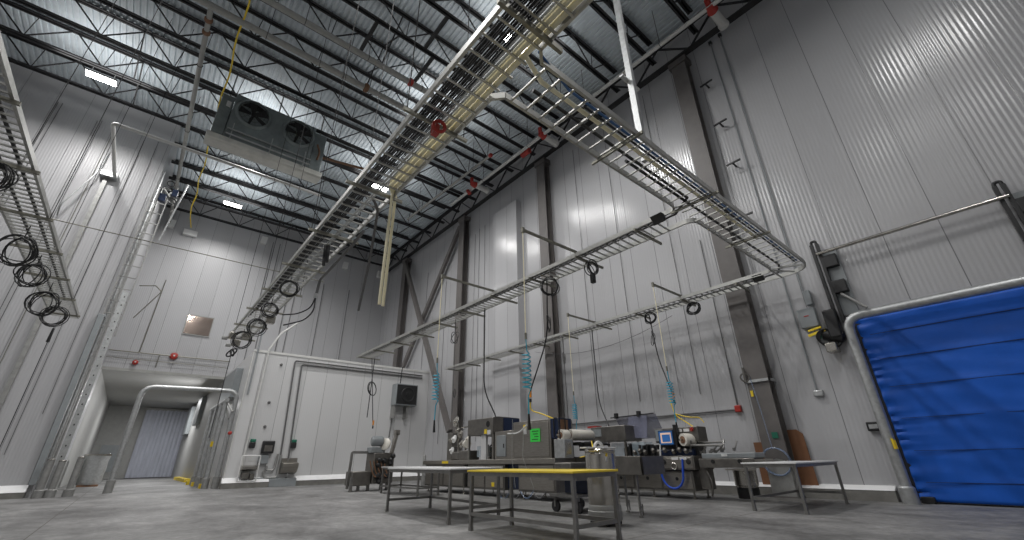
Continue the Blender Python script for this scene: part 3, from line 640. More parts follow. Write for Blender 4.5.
MB().box(-0.62, -0.45, 19.46, 19.5, 16.2, 16.5).build('label_plate', 'white', t)
MB().tube(fillet([(3.6, 19.45, 15.2), (3.62, 19.3, 15.6), (3.45, 19.3, 16.0)], 0.1), 0.05, 8).build('coolant_pipe', 'brown', t)
pipe([(3.9, 20.2, 16.0), (6.4, 20.2, 16.4)], 0.07, 'brown', 'rusty pipe leaving the right end of the fan cooler', 'coolant_pipe')

# ------------------------------------------------------------------ left wall
cl = 'thin conduits up the left wall'
for k, (x, z0, z1, r) in enumerate(((-6.95, 0.5, 17.3, .016), (-6.80, 0.5, 17.3, .016), (-5.45, 1, 17.0, .014), (-5.3, 1, 17.1, .014), (-4.75, 1, 16.9, .014), (-3.55, 1.5, 16.8, .012), (-3.0, 3.0, 17.0, .012))):
    solo(MB().tube([(x, YF-0.05, z0), (x, YF-0.05, z1)], r, 6), 'wall_conduit', 'grey_cord' if k != 4 else 'strut', 'thin dark conduit running up the left wall, %s from the left' % ORD[k], 'conduit', cl)
solo(MB().tube(fillet([(-4.86, YF, 10.35), (-4.86, 23.3, 10.3), (6, 23.3, 10.3)], 0.05), 0.022, 6).tube(fillet([(-4.86, 23.3, 10.3), (-4.7, 25.8, 9.7)], 0.05), 0.018, 6), 'support_rod', 'strut', 'thin pale rod reaching from the left wall across in front of the back wall', 'rod')
solo(MB().tube(fillet([(-5.2, YF-0.05, 11.5), (-5.2, YF-0.4, 11.9), (-4.6, YF-0.3, 14.0), (-4.55, YF-0.05, 15.5)], 0.2), 0.03, 8), 'bent_conduit', 'galv', 'bent conduit climbing the left wall beside the top box duct', 'conduit')
# wall ladder / cable riser at the corner
t = thing('cable_riser', 'vertical ladder cable riser at the corner of the left wall', 'ladder tray', (-2.1, 25.7, 6.4))
for x in (-2.42, -1.78): MB().box(x-0.025, x+0.025, 25.62, 25.72, 6.4, 13.8).build('side_rail', 'galv_dull', t)
b0 = None
for i in range(12):
    if b0 is None: b0 = MB().box(-2.42, -1.78, 25.65, 25.69, 6.8, 6.84).build('rung', 'galv_dull', t)
    else:
        c = b0.copy(); COL.objects.link(c); c.parent = t; c.location = (0, 0, 0.6*i)
solo(MB().box(-2.56, -2.36, 25.55, 25.8, 0.44, 7.2).box(-2.6, -2.32, 25.6, 25.8, 7.2, 7.3), 'corner_channel', 'panelbox', 'wide dull grey channel up the corner of the left wall', 'channel', bevel=0.01)
t = thing('perforated_channel', 'shiny perforated steel channel up the corner beside the cable riser', 'channel', (-1.95, 25.6, 0.3))
MB().box(-2.06, -1.84, 25.56, 25.62, 0.3, 8.5).build('face', 'galv', t)
b0 = None
for i in range(20):
    if b0 is None: b0 = MB().box(-1.97, -1.93, 25.55, 25.565, 0.6, 0.66).build('slot', 'hole', t)
    else:
        c = b0.copy(); COL.objects.link(c); c.parent = t; c.location = (0, 0, 0.4*i)
for k, (x, y, r, z1, m) in enumerate(((-2.34, 26.2, .05, 15.6, 'galv'), (-2.32, 26.6, .06, 13.8, 'galv_dull'), (-2.34, 27.1, .045, 13.2, 'galv'), (-2.33, 27.8, .05, 15.4, 'galv_dull'))):
    solo(MB().tube([(x, y, 0.0), (x, y, z1)], r, 8), 'riser_conduit', m, 'metal riser conduit on the side of the left wall block, %s from the corner' % ORD[k], 'conduit', 'riser conduits at the corner')
t = thing('valve_cluster', 'tangle of dark valves and pipes at the top of the corner riser', 'valve', (-2.0, 26.4, 13.6))
m = MB()
for i in range(9):
    a = V((-2.2+random.uniform(0, .8), 26.0+random.uniform(0, .9), 13.6+i*0.18)); b = a + V((random.uniform(-.4, .4), random.uniform(-.2, .3), random.uniform(.1, .5)))
    m.tube([a, b], 0.05, 8)
m.build('pipes', 'galv_dull', t)
MB().box(-2.2, -1.9, 26.2, 26.5, 13.9, 14.3).box(-1.75, -1.5, 26.3, 26.5, 14.4, 14.8).build('actuator', 'bluep', t, bevel=0.02)
for q in ((-1.9, 26.0, 14.9), (-1.6, 26.0, 13.9)): MB().ring(q, (0, 1, 0.2), 0.15, 0.03).build('handwheel', 'black_metal', t)
solo(MB().bar((-1.5, 25.4, 11.3), (-1.15, 25.0, 14.6), 0.12, 0.06), 'support_channel', 'galv', 'bright slanted channel reaching up from the corner riser', 'channel')
solo(MB().tube(fillet([(-1.6, 25.9, 9.0), (-1.0, 25.6, 9.05), (-0.72, 25.6, 8.8), (-1.4, 25.9, 7.4)], 0.05), 0.025, 6), 'pipe_bracket', 'strut', 'thin bracket frame standing off the corner riser', 'bracket')

# ------------------------------------------------------------------ back wall pieces
solo(MB().tube([(-1.0, YB-0.06, 7.45), (-0.95, YB-0.06, 12.3)], 0.025, 6), 'wall_conduit', 'strut', 'thin yellowish conduit up the back wall above the corridor opening', 'conduit')
t = thing('sprinkler_line', 'pale fire pipe along the back wall above the corridor opening', 'pipe', (0.5, 34.2, 7.4))
MB().tube([(-2.4, YB-0.15, 7.38), (3.8, YB-0.15, 7.44)], 0.035, 8).tube([(-2.4, YB-0.12, 6.98), (3.8, YB-0.12, 7.0)], 0.018, 8).tube([(0.0, YB-0.12, 7.4), (0.0, YB-0.12, 6.6)], 0.025, 6).build('run', 'strut', t)
for x, z, r, w in ((0.72, 7.42, .22, 'larger'), (-1.02, 6.8, .15, 'smaller')):
    tt = thing('alarm_bell', '%s red alarm bell above the corridor opening' % w, 'bell', (x, YB-0.1, z))
    MB().lathe((x, YB-0.02, z), [(r*0.5, 0), (r, 0.03), (r, 0.10), (r*0.8, 0.17), (r*0.3, 0.2)], 20, (0, -1, 0)).build('gong', 'red', tt)
    MB().box(x-r*0.2, x+r*0.2, YB-0.28, YB-0.2, z-r*0.2, z+r*0.2).build('hub', 'white', tt)
for k, x in enumerate((4.6, 5.1, 6.4, 6.9, 8.9, 11.0)):
    solo(MB().tube([(x, YB-0.05, 6.62), (x, YB-0.05, 17.0 if k < 4 else 14.5)], 0.022, 6), 'wall_conduit', 'grey_cord', 'thin dark conduit up the back wall, %s from the left' % ORD[k], 'conduit', 'conduits up the back wall')

# ------------------------------------------------------------------ corridor
t = thing('strip_curtain', 'grey translucent strip curtain door at the end of the corridor', 'curtain', (2.1, 55.8, 0))
MB().box(0.35, 3.83, 55.75, 55.95, 6.0, 6.2).build('header', 'galv_dull', t)
for i in range(11):
    x = 0.42+i*0.31
    MB().prism([(x, 55.8-0.03*(i % 2)), (x+0.17, 55.74-0.03*(i % 2)), (x+0.34, 55.8-0.03*(i % 2)), (x+0.34, 55.82-0.03*(i % 2)), (x+0.17, 55.76-0.03*(i % 2)), (x, 55.82-0.03*(i % 2))], 2, 0.05, 6.05).build('strip', 'strip', t)
t = thing('wall_hatch', 'dark square hatch low on the corridor end wall', 'hatch', (-1.3, 55.9, 0.9))
MB().box(-2.0, -0.6, 55.93, 56.0, 0.5, 2.9).build('frame', 'galv_dull', t)
MB().box(-1.93, -0.67, 55.91, 55.94, 0.57, 2.83).build('door', 'panelbox', t)
for k, (y0, y1, z0, z1, w) in enumerate(((50, 53, 3.6, 6.0, 'further'), (43, 45.5, 4.0, 6.1, 'nearer'))):
    solo(MB().box(3.55, 3.85, y0, y1, z0, z1), 'wall_cabinet', 'panelbox', '%s grey cabinet high on the corridor right wall' % w, 'cabinet', 'cabinets on the corridor wall', bevel=0.02)
solo(MB().box(3.5, 3.85, 28.0, 32.0, 4.4, 6.0), 'control_cabinet', 'panelbox', 'grey green cabinet on the low room corner above the pipe guards', 'cabinet', bevel=0.02)
t = thing('wrapped_drum', 'shiny wrapped drum standing just inside the corridor', 'drum', (-1.25, 36.5, 0))
MB().lathe((-1.25, 36.5, 0.1), [(0.5, 0), (0.56, 0.15), (0.54, 0.5), (0.58, 0.8), (0.55, 1.2), (0.6, 1.55)], 20).build('body', 'galv', t)
MB().lathe((-1.25, 36.5, 1.63), [(0.62, 0), (0.63, 0.06), (0.5, 0.1)], 20).build('lid', 'steel_bright', t)
MB().box(-1.7, -0.8, 36.05, 36.95, 0, 0.1).build('pallet', 'brown', t)
solo(MB().box(3.4, 3.8, 38, 46, 0, 0.2), 'kerb_block', 'yellow_tape', 'yellow kerb along the corridor right wall', 'kerb')
# pipe gate frame and bollards
t = thing('pipe_goalpost', 'tall grey pipe goalpost guarding the corridor opening', 'guard frame', (1.5, 26.6, 0))
MB().tube(fillet([(-0.2, 26.6, 0), (-0.2, 26.6, 4.45), (3.66, 26.6, 4.55), (3.66, 26.6, 0)], 0.5, 8), 0.11, 14).build('frame', 'galv', t)
for x in (-0.2, 3.66): MB().lathe((x, 26.6, 0), [(0.16, 0), (0.16, 0.5), (0.12, 0.52)], 16).build('base_sleeve', 'galv_dull', t)
for k, (x, y, h, w) in enumerate(((-2.16, 25.2, 1.35, 'leftmost'), (-1.84, 25.2, 1.3, 'middle'), (-1.34, 25.2, 1.42, 'rightmost'))):
    t = thing('bollard', 'grey steel pipe bollard left of the corridor, the %s of three' % w, 'bollard', (x, y, 0), 'bollards by the corridor')
    MB().lathe((x, y, 0), [(0.11, 0), (0.11, h-0.04), (0.07, h)], 14).build('post', 'galv_dull', t)
    MB().lathe((x, y, h-0.05), [(0.115, 0), (0.115, 0.03), (0.075, 0.06)], 14).build('cap', 'steel_bright', t)
    MB().lathe((x, y, 0), [(0.17, 0), (0.17, 0.25), (0.12, 0.28)], 14).build('sleeve', 'galv_dull', t)
t = thing('pipe_guard', 'sloping row of steel guard pipes on the right side of the corridor mouth', 'guard rail', (3.3, 29, 0))
for y in (26.9, 28.2, 29.8, 31.8): 
    p = MB().tube([(3.28, y, 0), (3.28, y, 4.05)], 0.1, 12).build('post', 'galv', t)
    MB().lathe((3.28, y, 0), [(0.15, 0), (0.15, 0.45), (0.11, 0.47)], 12).build('sleeve', 'galv_dull', p)
MB().tube([(3.28, 26.7, 4.1), (3.28, 32.0, 4.1)], 0.1, 12).build('top_rail', 'galv', t)
MB().tube([(3.28, 26.9, 4.1), (3.6, 26.4, 3.5)], 0.06, 8).tube([(3.28, 27.6, 4.1), (3.65, 27.2, 3.2)], 0.06, 8).build('brace', 'galv_dull', t)
MB().box(3.2, 3.36, 28.0, 28.1, 1.9, 2.15).build('marker', 'yellow_tape', t)
for k, y in enumerate((27.4, 30.6, 33.2)):
    solo(MB().box(3.1, 3.45, y-0.22, y+0.22, 0, 0.2), 'guard_foot', 'yellow_tape', 'yellow block at the foot of the guard pipes, %s' % ('nearest', 'middle', 'furthest')[k], 'kerb', 'yellow blocks by the guard pipes')
solo(MB().lathe((3.62, YF-0.05, 2.45), [(0.09, 0), (0.09, 0.05), (0.04, 0.08)], 12, (0, -1, 0)), 'push_button', 'red', 'small red push button by the low room corner', 'button')

# ------------------------------------------------------------------ low room front
def wpipe(path, r, m, lab, grp=None, name='wall_conduit'): return solo(MB().tube(fillet(path, 0.14), r, 8), name, m, lab, 'conduit', grp)
y0 = YF-0.07
wpipe([(4.45, y0, 0.5), (4.49, y0, 6.7), (4.9, y0, 7.7), (6.2, y0, 9.0)], 0.045, 'pipe_white', 'white pipe up the low room front and off toward the roof')
wpipe([(6.1, y0, 1.45), (5.9, y0, 6.3), (13.9, y0, 6.3)], 0.04, 'grey_cord', 'outer of two dark conduits bent along the low room front')
wpipe([(6.5, y0, 1.3), (6.28, y0, 6.14), (13.9, y0, 6.14)], 0.04, 'grey_cord', 'inner of two dark conduits bent along the low room front')
wpipe([(3.98, y0, 4.3), (3.98, y0, 8.0)], 0.04, 'panelbox', 'short thick conduit crossing the top left edge of the low room')
for k, (x, z) in enumerate(((5.05, 4.0), (5.25, 6.0), (5.1, 2.8))):
    solo(MB().lathe((x, YF, z), [(0.07, 0), (0.07, 0.06), (0.03, 0.08)], 10, (0, -1, 0)), 'pipe_stub', 'grey_cord', 'small dark wall stub on the low room front, %s' % ('middle one', 'topmost', 'lowest')[k], 'pipe stub', 'stubs on the low room front')
solo(MB().box(5.25, 5.65, YB-0.06, YB, 6.9, 7.4), 'warning_sign', 'white', 'small pale sign on the back wall above the low room roof', 'sign')
solo(MB().lathe((5.5, YB-0.06, 7.12), [(0.1, 0), (0.1, 0.02), (0.05, 0.03)], 12, (0, -1, 0)), 'indicator_disc', 'red', 'small red disc on the pale sign above the low room', 'indicator')
for x, w in ((4.7, 'left'), (6.62, 'right')):
    t = thing('soap_dispenser', '%s dark green topped dispenser on the low room wall' % w, 'dispenser', (x, YF-0.1, 1.75), 'dispensers over the sinks')
    MB().box(x-0.13, x+0.13, YF-0.16, YF, 1.78, 2.05).build('body', 'black_metal', t, bevel=0.03)
    MB().box(x-0.12, x+0.12, YF-0.165, YF-0.02, 2.05, 2.2).build('cover', 'green_dark', t, bevel=0.03)
t = thing('towel_dispenser', 'black towel dispenser between the two green dispensers', 'dispenser', (5.4, YF-0.1, 1.5))
MB().box(5.14, 5.7, YF-0.26, YF, 1.52, 2.12).build('body', 'black_metal', t, bevel=0.05)
MB().box(5.24, 5.6, YF-0.275, YF-0.25, 1.62, 1.9).build('window', 'steel_dark', t)
t = thing('hose_station', 'white framed wash station with steel tray at the low room wall', 'wash station', (4.75, YF-0.3, 0.24))
MB().tube(fillet([(4.35, y0-0.2, 0.3), (4.35, y0-0.2, 1.42), (5.15, y0-0.2, 1.42), (5.15, y0-0.2, 0.3), (4.35, y0-0.2, 0.3)], 0.03, 3), 0.03, 8).build('frame', 'white', t)
MB().prism([(YF-0.45, 0.82), (YF-0.45, 0.95), (YF-0.05, 1.0), (YF-0.05, 0.72)], 0, 4.42, 5.08).build('basin', 'steel_bright', t)
MB().box(4.5, 4.8, YF-0.35, YF-0.1, 0.4, 0.68).box(4.85, 5.05, YF-0.3, YF-0.1, 0.35, 0.6).build('valve_box', 'steel_dark', t, bevel=0.02)
MB().tube([(4.75, YF-0.25, 0.72), (4.75, YF-0.25, 0.3)], 0.03, 8).build('drain', 'galv_dull', t)
t = thing('hand_sink', 'small stainless wall sink right of the low room pipes', 'sink', (6.5, YF-0.3, 0.3))
MB().prism([(YF-0.5, 0.9), (YF-0.5, 1.06), (YF, 1.12), (YF, 0.55), (YF-0.3, 0.62)], 0, 6.2, 6.95).build('bowl', 'steel', t, bevel=0.015)
MB().box(6.2, 6.95, YF-0.06, YF, 1.1, 1.3).build('splash_back', 'steel', t)
MB().tube(fillet([(6.55, YF-0.25, 0.6), (6.55, YF-0.25, 0.4), (6.55, YF, 0.4)], 0.08), 0.03, 8).tube(fillet([(6.5, YF-0.06, 1.15), (6.5, YF-0.06, 1.35), (6.5, YF-0.3, 1.35), (6.5, YF-0.3, 1.25)], 0.08), 0.018, 6).build('tap_and_drain', 'galv', t)
solo(MB().box(5.1, 5.55, YF-0.18, YF, 1.05, 1.45), 'junction_box', 'panelbox', 'pale grey box under the black towel dispenser', 'junction box', bevel=0.02)
wpipe([(5.55, y0-0.05, 0.95), (5.55, y0-0.05, 0.75), (5.9, y0-0.05, 0.75), (5.95, y0-0.05, 1.5)], 0.05, 'galv_dull', 'left U shaped conduit under the towel dispenser')
wpipe([(5.45, y0-0.05, 0.75), (5.5, y0-0.05, 0.42), (6.1, y0-0.05, 0.42), (6.12, y0-0.05, 1.45)], 0.05, 'galv_dull', 'right U shaped conduit by the hand sink')
solo(MB().box(5.75, 7.0, YF-0.36, YF-0.02, 0, 0.36).box(5.0, 6.2, YF-0.12, YF-0.02, 0.36, 0.42), 'floor_box', 'panelbox', 'grey boxed section interrupting the kerb below the hand sink', 'box', bevel=0.01)
t = thing('unit_heater', 'dark square fan unit on the low room wall beside the brace', 'fan unit', (12.6, 25.4, 4.0))
MB().box(11.85, 13.35, 25.15, 25.75, 4.25, 5.55).build('case', 'panelbox', t, bevel=0.02)
MB().box(11.92, 13.28, 25.12, 25.16, 4.32, 5.48).build('grille', 'black_metal', t)
MB().ring((12.65, 25.11, 4.9), (0, 1, 0), 0.42, 0.03, 24, 6).lathe((12.65, 25.12, 4.9), [(0.14, 0), (0.14, 0.04), (0.05, 0.05)], 14, (0, -1, 0)).build('fan_ring', 'black_metal', t)
for x in (11.9, 12.75): MB().box(x, x+0.1, 25.3, 25.8, 3.5, 4.25).build('bracket', 'galv_dull', t)
drop([(12.2, 25.3, 6.6), (12.15, 25.3, 5.5)], 'short black cord running down to the dark fan unit', r=0.03, group=None)
wpipe([(12.05, y0, 4.2), (11.95, y0, 2.4)], 0.035, 'grey_cord', 'dark conduit running down from the fan unit')

# ------------------------------------------------------------------ right wall
cr = 'conduits up the right wall'
xw = XW-0.05
for k, (y, z0, z1) in enumerate(((3.72, 2.65, 17.0), (3.3, 5.2, 17.05), (7.1, 3.0, 16.8), (9.5, 3, 16.5), (11.6, 2.6, 16.5), (19.6, 2, 15.4), (20.2, 2, 15.4), (20.7, 2, 15.2), (24.2, 2, 14.5), (27.0, 7, 14.5))):
    t = thing('wall_conduit', 'grey conduit up the right wall, %s counted from the blue door' % ORD[(1, 0, 2, 3, 4, 5, 6, 7, 8, 9)[k]], 'conduit', (xw, y, z0), cr)
    MB().tube([(xw, y, z0), (xw, y, z1)], 0.022 if k < 2 else 0.011, 6).build('run', 'panelbox' if k < 2 else 'grey_cord', t)
    if k == 0: MB().box(xw-0.06, xw+0.05, y-0.14, y+0.1, z0-0.1, z0+0.06).build('end_fitting', 'galv', t, bevel=0.02)
    if k < 2: MB().box(xw-0.06, xw+0.05, y-0.06, y+0.06, z1-0.05, z1+0.08).build('top_fitting', 'black_metal', t)
for k, (y, z) in enumerate(((4.25, 14.9), (4.15, 12.75), (4.1, 10.8), (4.2, 8.6))):
    solo(MB().box(XW-0.35, XW-0.3, y-0.28, y+0.22, z-0.03, z+0.03).box(XW-0.32, XW, y-0.03, y+0.03, z-0.02, z+0.02), 'conduit_bracket', 'black_metal', 'short dark bracket standing off the right wall by the column, %s from the top' % ORD[k], 'bracket', 'dark brackets by the near column')
t = thing('alarm_conduit', 'dark conduit along the right wall above the machines with a red pull station', 'conduit', (xw, 6, 2.4))
MB().tube(fillet([(xw, 13.4, 2.42), (xw, 6.0, 2.40), ], 0.05), 0.03, 8).tube([(xw, 5.97, 2.45), (xw, 5.97, 3.7)], 0.025, 8).tube([(xw, 5.97, 3.7), (xw, 5.97, 8.5)], 0.015, 6).build('run', 'grey_cord', t)
MB().box(XW-0.12, XW, 5.87, 6.06, 2.32, 2.52).build('pull_station', 'red', t, bevel=0.02)
# blue door
t = thing('roll_up_door', 'blue vinyl roll up door with horizontal battens in a pipe frame', 'door', (14.35, 0.6, 0))
NY, NZ = 60, 70
vs = []; fs = []
bat = (0.45, 1.12, 1.85, 2.6, 3.3, 3.95)
rnd = random.Random(3)
for j in range(NZ+1):
    z = 0.04 + (4.40-0.04)*j/NZ
    for i in range(NY+1):
        y = 2.32 - (2.32+1.25)*i/NY
        bulge = 0.05*math.sin(PI*min(1, max(0, (2.32-y)/3.5)))
        tri = min(abs(z-b) for b in bat)
        ridge = 0.009*max(0, 1-tri/0.08) - 0.03*math.exp(-((tri-0.33)/0.2)**2)*0
        w = 0.004*math.sin(9*z+2.5*y) + 0.003*math.sin(17*z-4*y+1) + 0.007*math.sin(3.1*y+1.7*z)
        edge = math.exp(-(2.32-y)/0.25)*0.035*math.sin(26*z+3*math.sin(4*z))
        vs.append((14.33 - bulge - ridge + w + edge, y, z))
for j in range(NZ):
    for i in range(NY):
        a = j*(NY+1)+i; fs.append((a, a+1, a+NY+2, a+NY+1))
c = MB().add(vs, fs).build('curtain', 'blue', t)
sm = c.modifiers.new('thick', 'SOLIDIFY'); sm.thickness = 0.012
for z in bat: MB().box(14.262, 14.284, -1.2, 2.1, z-0.018, z-0.008).build('batten', 'bluep', t)
MB().box(14.36, 14.48, 2.2, 2.4, 0.05, 4.45).build('guide', 'black_metal', t)
MB().box(14.2, 14.48, 2.05, 2.3, 0.0, 0.14).build('guide_foot', 'black_metal', t, bevel=0.02)
# black hoist tracks with shaft above the door
t = thing('door_hoist', 'black upright hoist tracks with a steel shaft above the blue door', 'hoist', (14.3, 0.6, 4.5))
for y, s in ((2.62, 1), (-1.24, -1)):
    MB().tube(fillet([(14.3, y-0.06, 6.75), (14.3, y-0.06, 6.95), (14.3, y+0.06, 6.95), (14.3, y+0.06, 6.75)], 0.05), 0.04, 8).box(14.24, 14.36, y-0.11, y-0.03, 4.4, 6.85).box(14.24, 14.36, y+0.03, y+0.11, 4.4, 6.85).build('track', 'black_metal', t, bevel=0.01)
    for z in (6.2, 5.4): MB().box(14.24, 14.46, y-0.42, y-0.1, z-0.17, z+0.2).build('bearing_plate', 'black_metal', t, bevel=0.02)
    MB().box(14.4, 14.49, y-0.45, y-0.1, 4.6, 6.6).build('back_plate', 'panelbox', t)
MB().tube([(14.2, 2.62, 6.5), (14.2, -1.3, 6.5)], 0.05, 12).build('shaft', 'steel_bright', t)
MB().tube([(14.3, 2.4, 5.2), (14.25, 1.95, 4.65)], 0.04, 8).build('stay', 'galv_dull', t)
t = thing('hoist_motor', 'black door motor with looped cables and a silver gearbox by the pipe frame', 'motor', (14.25, 2.9, 3.9))
MB().box(14.1, 14.45, 2.65, 2.95, 4.0, 4.8).build('cover', 'black_metal', t, bevel=0.04)
MB().lathe((14.3, 2.9, 4.1), [(0.1, -0.3), (0.17, -0.25), (0.17, 0.2), (0.1, 0.25)], 16, (0, 1, 0.4)).build('motor', 'black_metal', t)
MB().box(14.05, 14.4, 2.85, 3.12, 3.62, 3.88).build('gearbox', 'steel_bright', t, bevel=0.03)
m = MB()
for i in range(4): m.ring((14.2, 2.95+0.04*i, 4.0+0.03*i), (1, 0.5, 0.2*i), 0.26-0.02*i, 0.02, 20, 6)
m.tube(fillet([(14.35, 3.2, 5.0), (14.3, 3.15, 4.2), (14.2, 2.9, 3.7)], 0.3), 0.02, 6)
m.build('cables', 'black', t)
t = thing('door_controller', 'grey electrical enclosure with yellow tags left of the blue door', 'control box', (14.35, 3.35, 4.3))
MB().box(14.22, 14.48, 3.12, 3.58, 4.42, 5.0).build('enclosure', 'panelbox', t, bevel=0.03)
MB().box(14.21, 14.225, 3.3, 3.42, 4.75, 4.78).build('mark', 'red', t)
MB().bar((14.2, 3.45, 4.18), (14.15, 3.0, 4.26), 0.05, 0.07).bar((14.2, 3.42, 4.32), (14.15, 3.08, 4.36), 0.05, 0.05).build('tag', 'yellow_tape', t)
MB().box(14.3, 14.48, 3.15, 3.3, 4.1, 4.25).build('green_tag', 'green_dark', t)
solo(MB().box(14.3, 14.48, 3.12, 3.3, 5.1, 5.55), 'switch_box', 'panelbox', 'small grey switch box above the grey enclosure by the blue door', 'switch', bevel=0.02)
t = thing('push_button_station', 'small black push button box beside the blue door pipe frame', 'switch', (14.42, 2.66, 1.6))
MB().box(14.34, 14.49, 2.58, 2.86, 1.58, 1.80).build('case', 'black_metal', t, bevel=0.02)
MB().box(14.33, 14.345, 2.63, 2.81, 1.64, 1.74).build('face', 'galv', t)
t = thing('door_bumper', 'thick grey bumper pipe framing the blue roll up door', 'guard frame', (14.15, 0.6, 0))
MB().tube(fillet([(13.92, 2.43, 0), (13.92, 2.43, 4.42), (13.92, -1.32, 4.42), (13.92, -1.32, 0)], 0.4, 8), 0.115, 18).build('frame', 'galv', t)
for y in (2.43, -1.32): MB().lathe((13.92, y, 0), [(0.16, 0), (0.16, 0.33), (0.12, 0.37)], 18).build('base_sleeve', 'galv', t)
MB().box(13.80, 13.815, 2.30, 2.37, 1.15, 1.35).bar((13.815, 2.35, 1.15), (13.815, 2.35, 1.38), 0.04, 0.1).build('marker', 'yellow_tape', t)
# cardboard and hose at the near column
g = 'cardboard against the wall'
solo(MB().prism([(4.32, 0.26), (5.2, 0.26), (5.2, 1.72), (4.5, 1.72), (4.36, 1.6)], 0, 14.40, 14.43), 'cardboard_sheet', 'card', 'large brown cardboard sheet leaning on the wall right of the near column', 'cardboard', bevel=0.005)
solo(MB().prism([(5.42, 0.3), (5.72, 0.3), (5.72, 1.42), (5.5, 1.42), (5.5, 1.62), (5.36, 1.62)], 0, 14.36, 14.39), 'cardboard_sheet', 'card', 'narrow brown cardboard sheet leaning on the wall left of the near column', 'cardboard', bevel=0.005)
t = thing('hose_coil', 'coil of clear blue hose hung low on the near column', 'hose', (13.95, 5.05, 0.5))
m = MB()
for i in range(4): m.ring((13.84+0.02*i, 5.03+0.02*math.sin(i*2), 0.9), (1, 0.1*math.sin(i), 0.1), 0.35+0.02*math.sin(i*3), 0.011, 26, 6)
m.build('loops', 'clear_hose', t)
MB().tube(fillet([(13.88, 5.05, 1.2), (13.92, 5.12, 2.2), (13.92, 5.2, 3.2)], 0.2), 0.010, 6).build('lead', 'clear_hose', t)
t = thing('column_clamp', 'shiny clamp band with hooks round the near column', 'clamp', (14.2, 5.05, 3.1))
MB().box(13.95, 14.0, 4.68, 5.42, 3.08, 3.16).box(13.95, 14.45, 5.38, 5.42, 3.08, 3.16).box(13.95, 14.45, 4.68, 4.72, 3.08, 3.16).build('band', 'galv', t)
MB().ring((13.93, 5.35, 3.25), (1, 0.4, 0), 0.12, 0.025, 16, 6).tube([(13.93, 5.35, 3.1), (13.93, 5.35, 3.55)], 0.04, 8).build('hook', 'steel_dark', t)
solo(MB().box(13.97, 13.985, 5.24, 5.31, 2.68, 2.85), 'yellow_tag', 'yellow_tape', 'small yellow tag under the clamp on the near column', 'tag')
solo(MB().box(13.985, 14.0, 4.86, 5.02, 1.5, 1.66), 'green_label', 'green_dark', 'small green and white label on the near column', 'label')
t = thing('waste_bin', 'tall round stainless bin under the conveyor end by the cardboard', 'bin', (13.3, 5.7, 0))
MB().lathe((13.3, 5.72, 0), [(0.26, 0), (0.27, 0.05), (0.27, 0.3), (0.3, 0.32), (0.30, 0.72), (0.31, 0.74)], 22).build('body', 'steel_bright', t)
MB().lathe((13.3, 5.72, 0.0), [(0.275, 0.0), (0.28, 0.26), (0.27, 0.27)], 22).build('base_band', 'black_metal', t)
# ------------------------------------------------------------------ work tables
def table(x0, x1, y0, y1, top, lab, open_side='x0', h=0.885, rot=0.0, thick=0.03, grp=None):
    t = thing('work_table', lab, 'table', ((x0+x1)/2, (y0+y1)/2, 0), grp)
    MB().box(x0-0.03, x1+0.03, y0-0.03, y1+0.03, h-thick, h).build('table_top', top, t, bevel=0.006)
    m = MB(); a = 0.05
    for (p, q) in (((x0+.02, y0), (x0+.02, y1)), ((x1-.02, y0), (x1-.02, y1)), ((x0, y0+.02), (x1, y0+.02)), ((x0, y1-.02), (x1, y1-.02))):
        m.bar((*p, h-thick-0.03), (*q, h-thick-0.03), 0.045, 0.06)
    m.build('apron', 'leg', t)
    for x in (x0+.03, x1-.03):
        for y in (y0+.03, y1-.03):
            MB().box(x-.026, x+.026, y-.026, y+.026, 0.05, h-thick).box(x-.03, x+.03, y-.03, y+.03, 0, 0.06).build('leg', 'leg', t)
    z = 0.24
    segs = {'x0': ((x0+.03, y0+.03), (x0+.03, y1-.03)), 'x1': ((x1-.03, y0+.03), (x1-.03, y1-.03)), 'y0': ((x0+.03, y0+.03), (x1-.03, y0+.03)), 'y1': ((x0+.03, y1-.03), (x1-.03, y1-.03))}
    for k, (p, q) in segs.items():
        if k == open_side: continue
        MB().bar((*p, z), (*q, z), 0.04, 0.05).build('stretcher', 'leg', t)
    t.rotation_euler.z = rot
    return t
table(4.64, 5.6, 4.27, 6.62, 'yellow', 'steel work table with a bright yellow top, nearest to the camera', open_side='none', rot=0.02, h=0.90)
table(4.84, 6.0, 7.4, 10.4, 'whitetop', 'long steel work table with a white top left of the yellow table', open_side='x0', h=0.92, rot=-0.06)
table(7.52, 8.35, 13.7, 16.5, 'whitetop', 'far white topped steel table behind the long white one', open_side='none')
table(10.36, 13.1, 3.42, 4.45, 'whitetop', 'white topped steel table in front of the cardboard by the right wall', open_side='y0', h=0.92)

# ------------------------------------------------------------------ near packaging machine
t = thing('packaging_machine', 'large stainless packaging machine with a hood, standing behind the yellow table', 'machine', (9.7, 12.5, 0))
F0 = 9.1
for y0_, y1_ in ((13.35, 16.05), (11.15, 13.15), (8.95, 10.5)):
    p = MB().box(F0, 10.2, y0_, y1_, 0.2, 0.93).build('base_cabinet', 'steel_dark', t, bevel=0.015)
    n = 2 if y1_-y0_ > 1.8 else 1
    for i in range(n):
        a = y0_+0.06+(y1_-y0_-0.06)*i/n; b = y0_+(y1_-y0_)*(i+1)/n-0.06
        d = MB().box(F0-0.02, F0+0.005, a, b, 0.26, 0.88).build('access_panel', 'steel', p, bevel=0.006)
    MB().box(F0-0.035, F0-0.02, y1_-0.45, y1_-0.33, 0.62, 0.68).build('latch', 'steel_bright', p)
MB().box(9.25, 10.1, 10.5, 11.15, 0.25, 0.93).build('drive_bay', 'bluep', t)
MB().box(9.2, 10.15, 13.15, 13.35, 0.25, 0.93).build('drive_bay', 'hole', t)
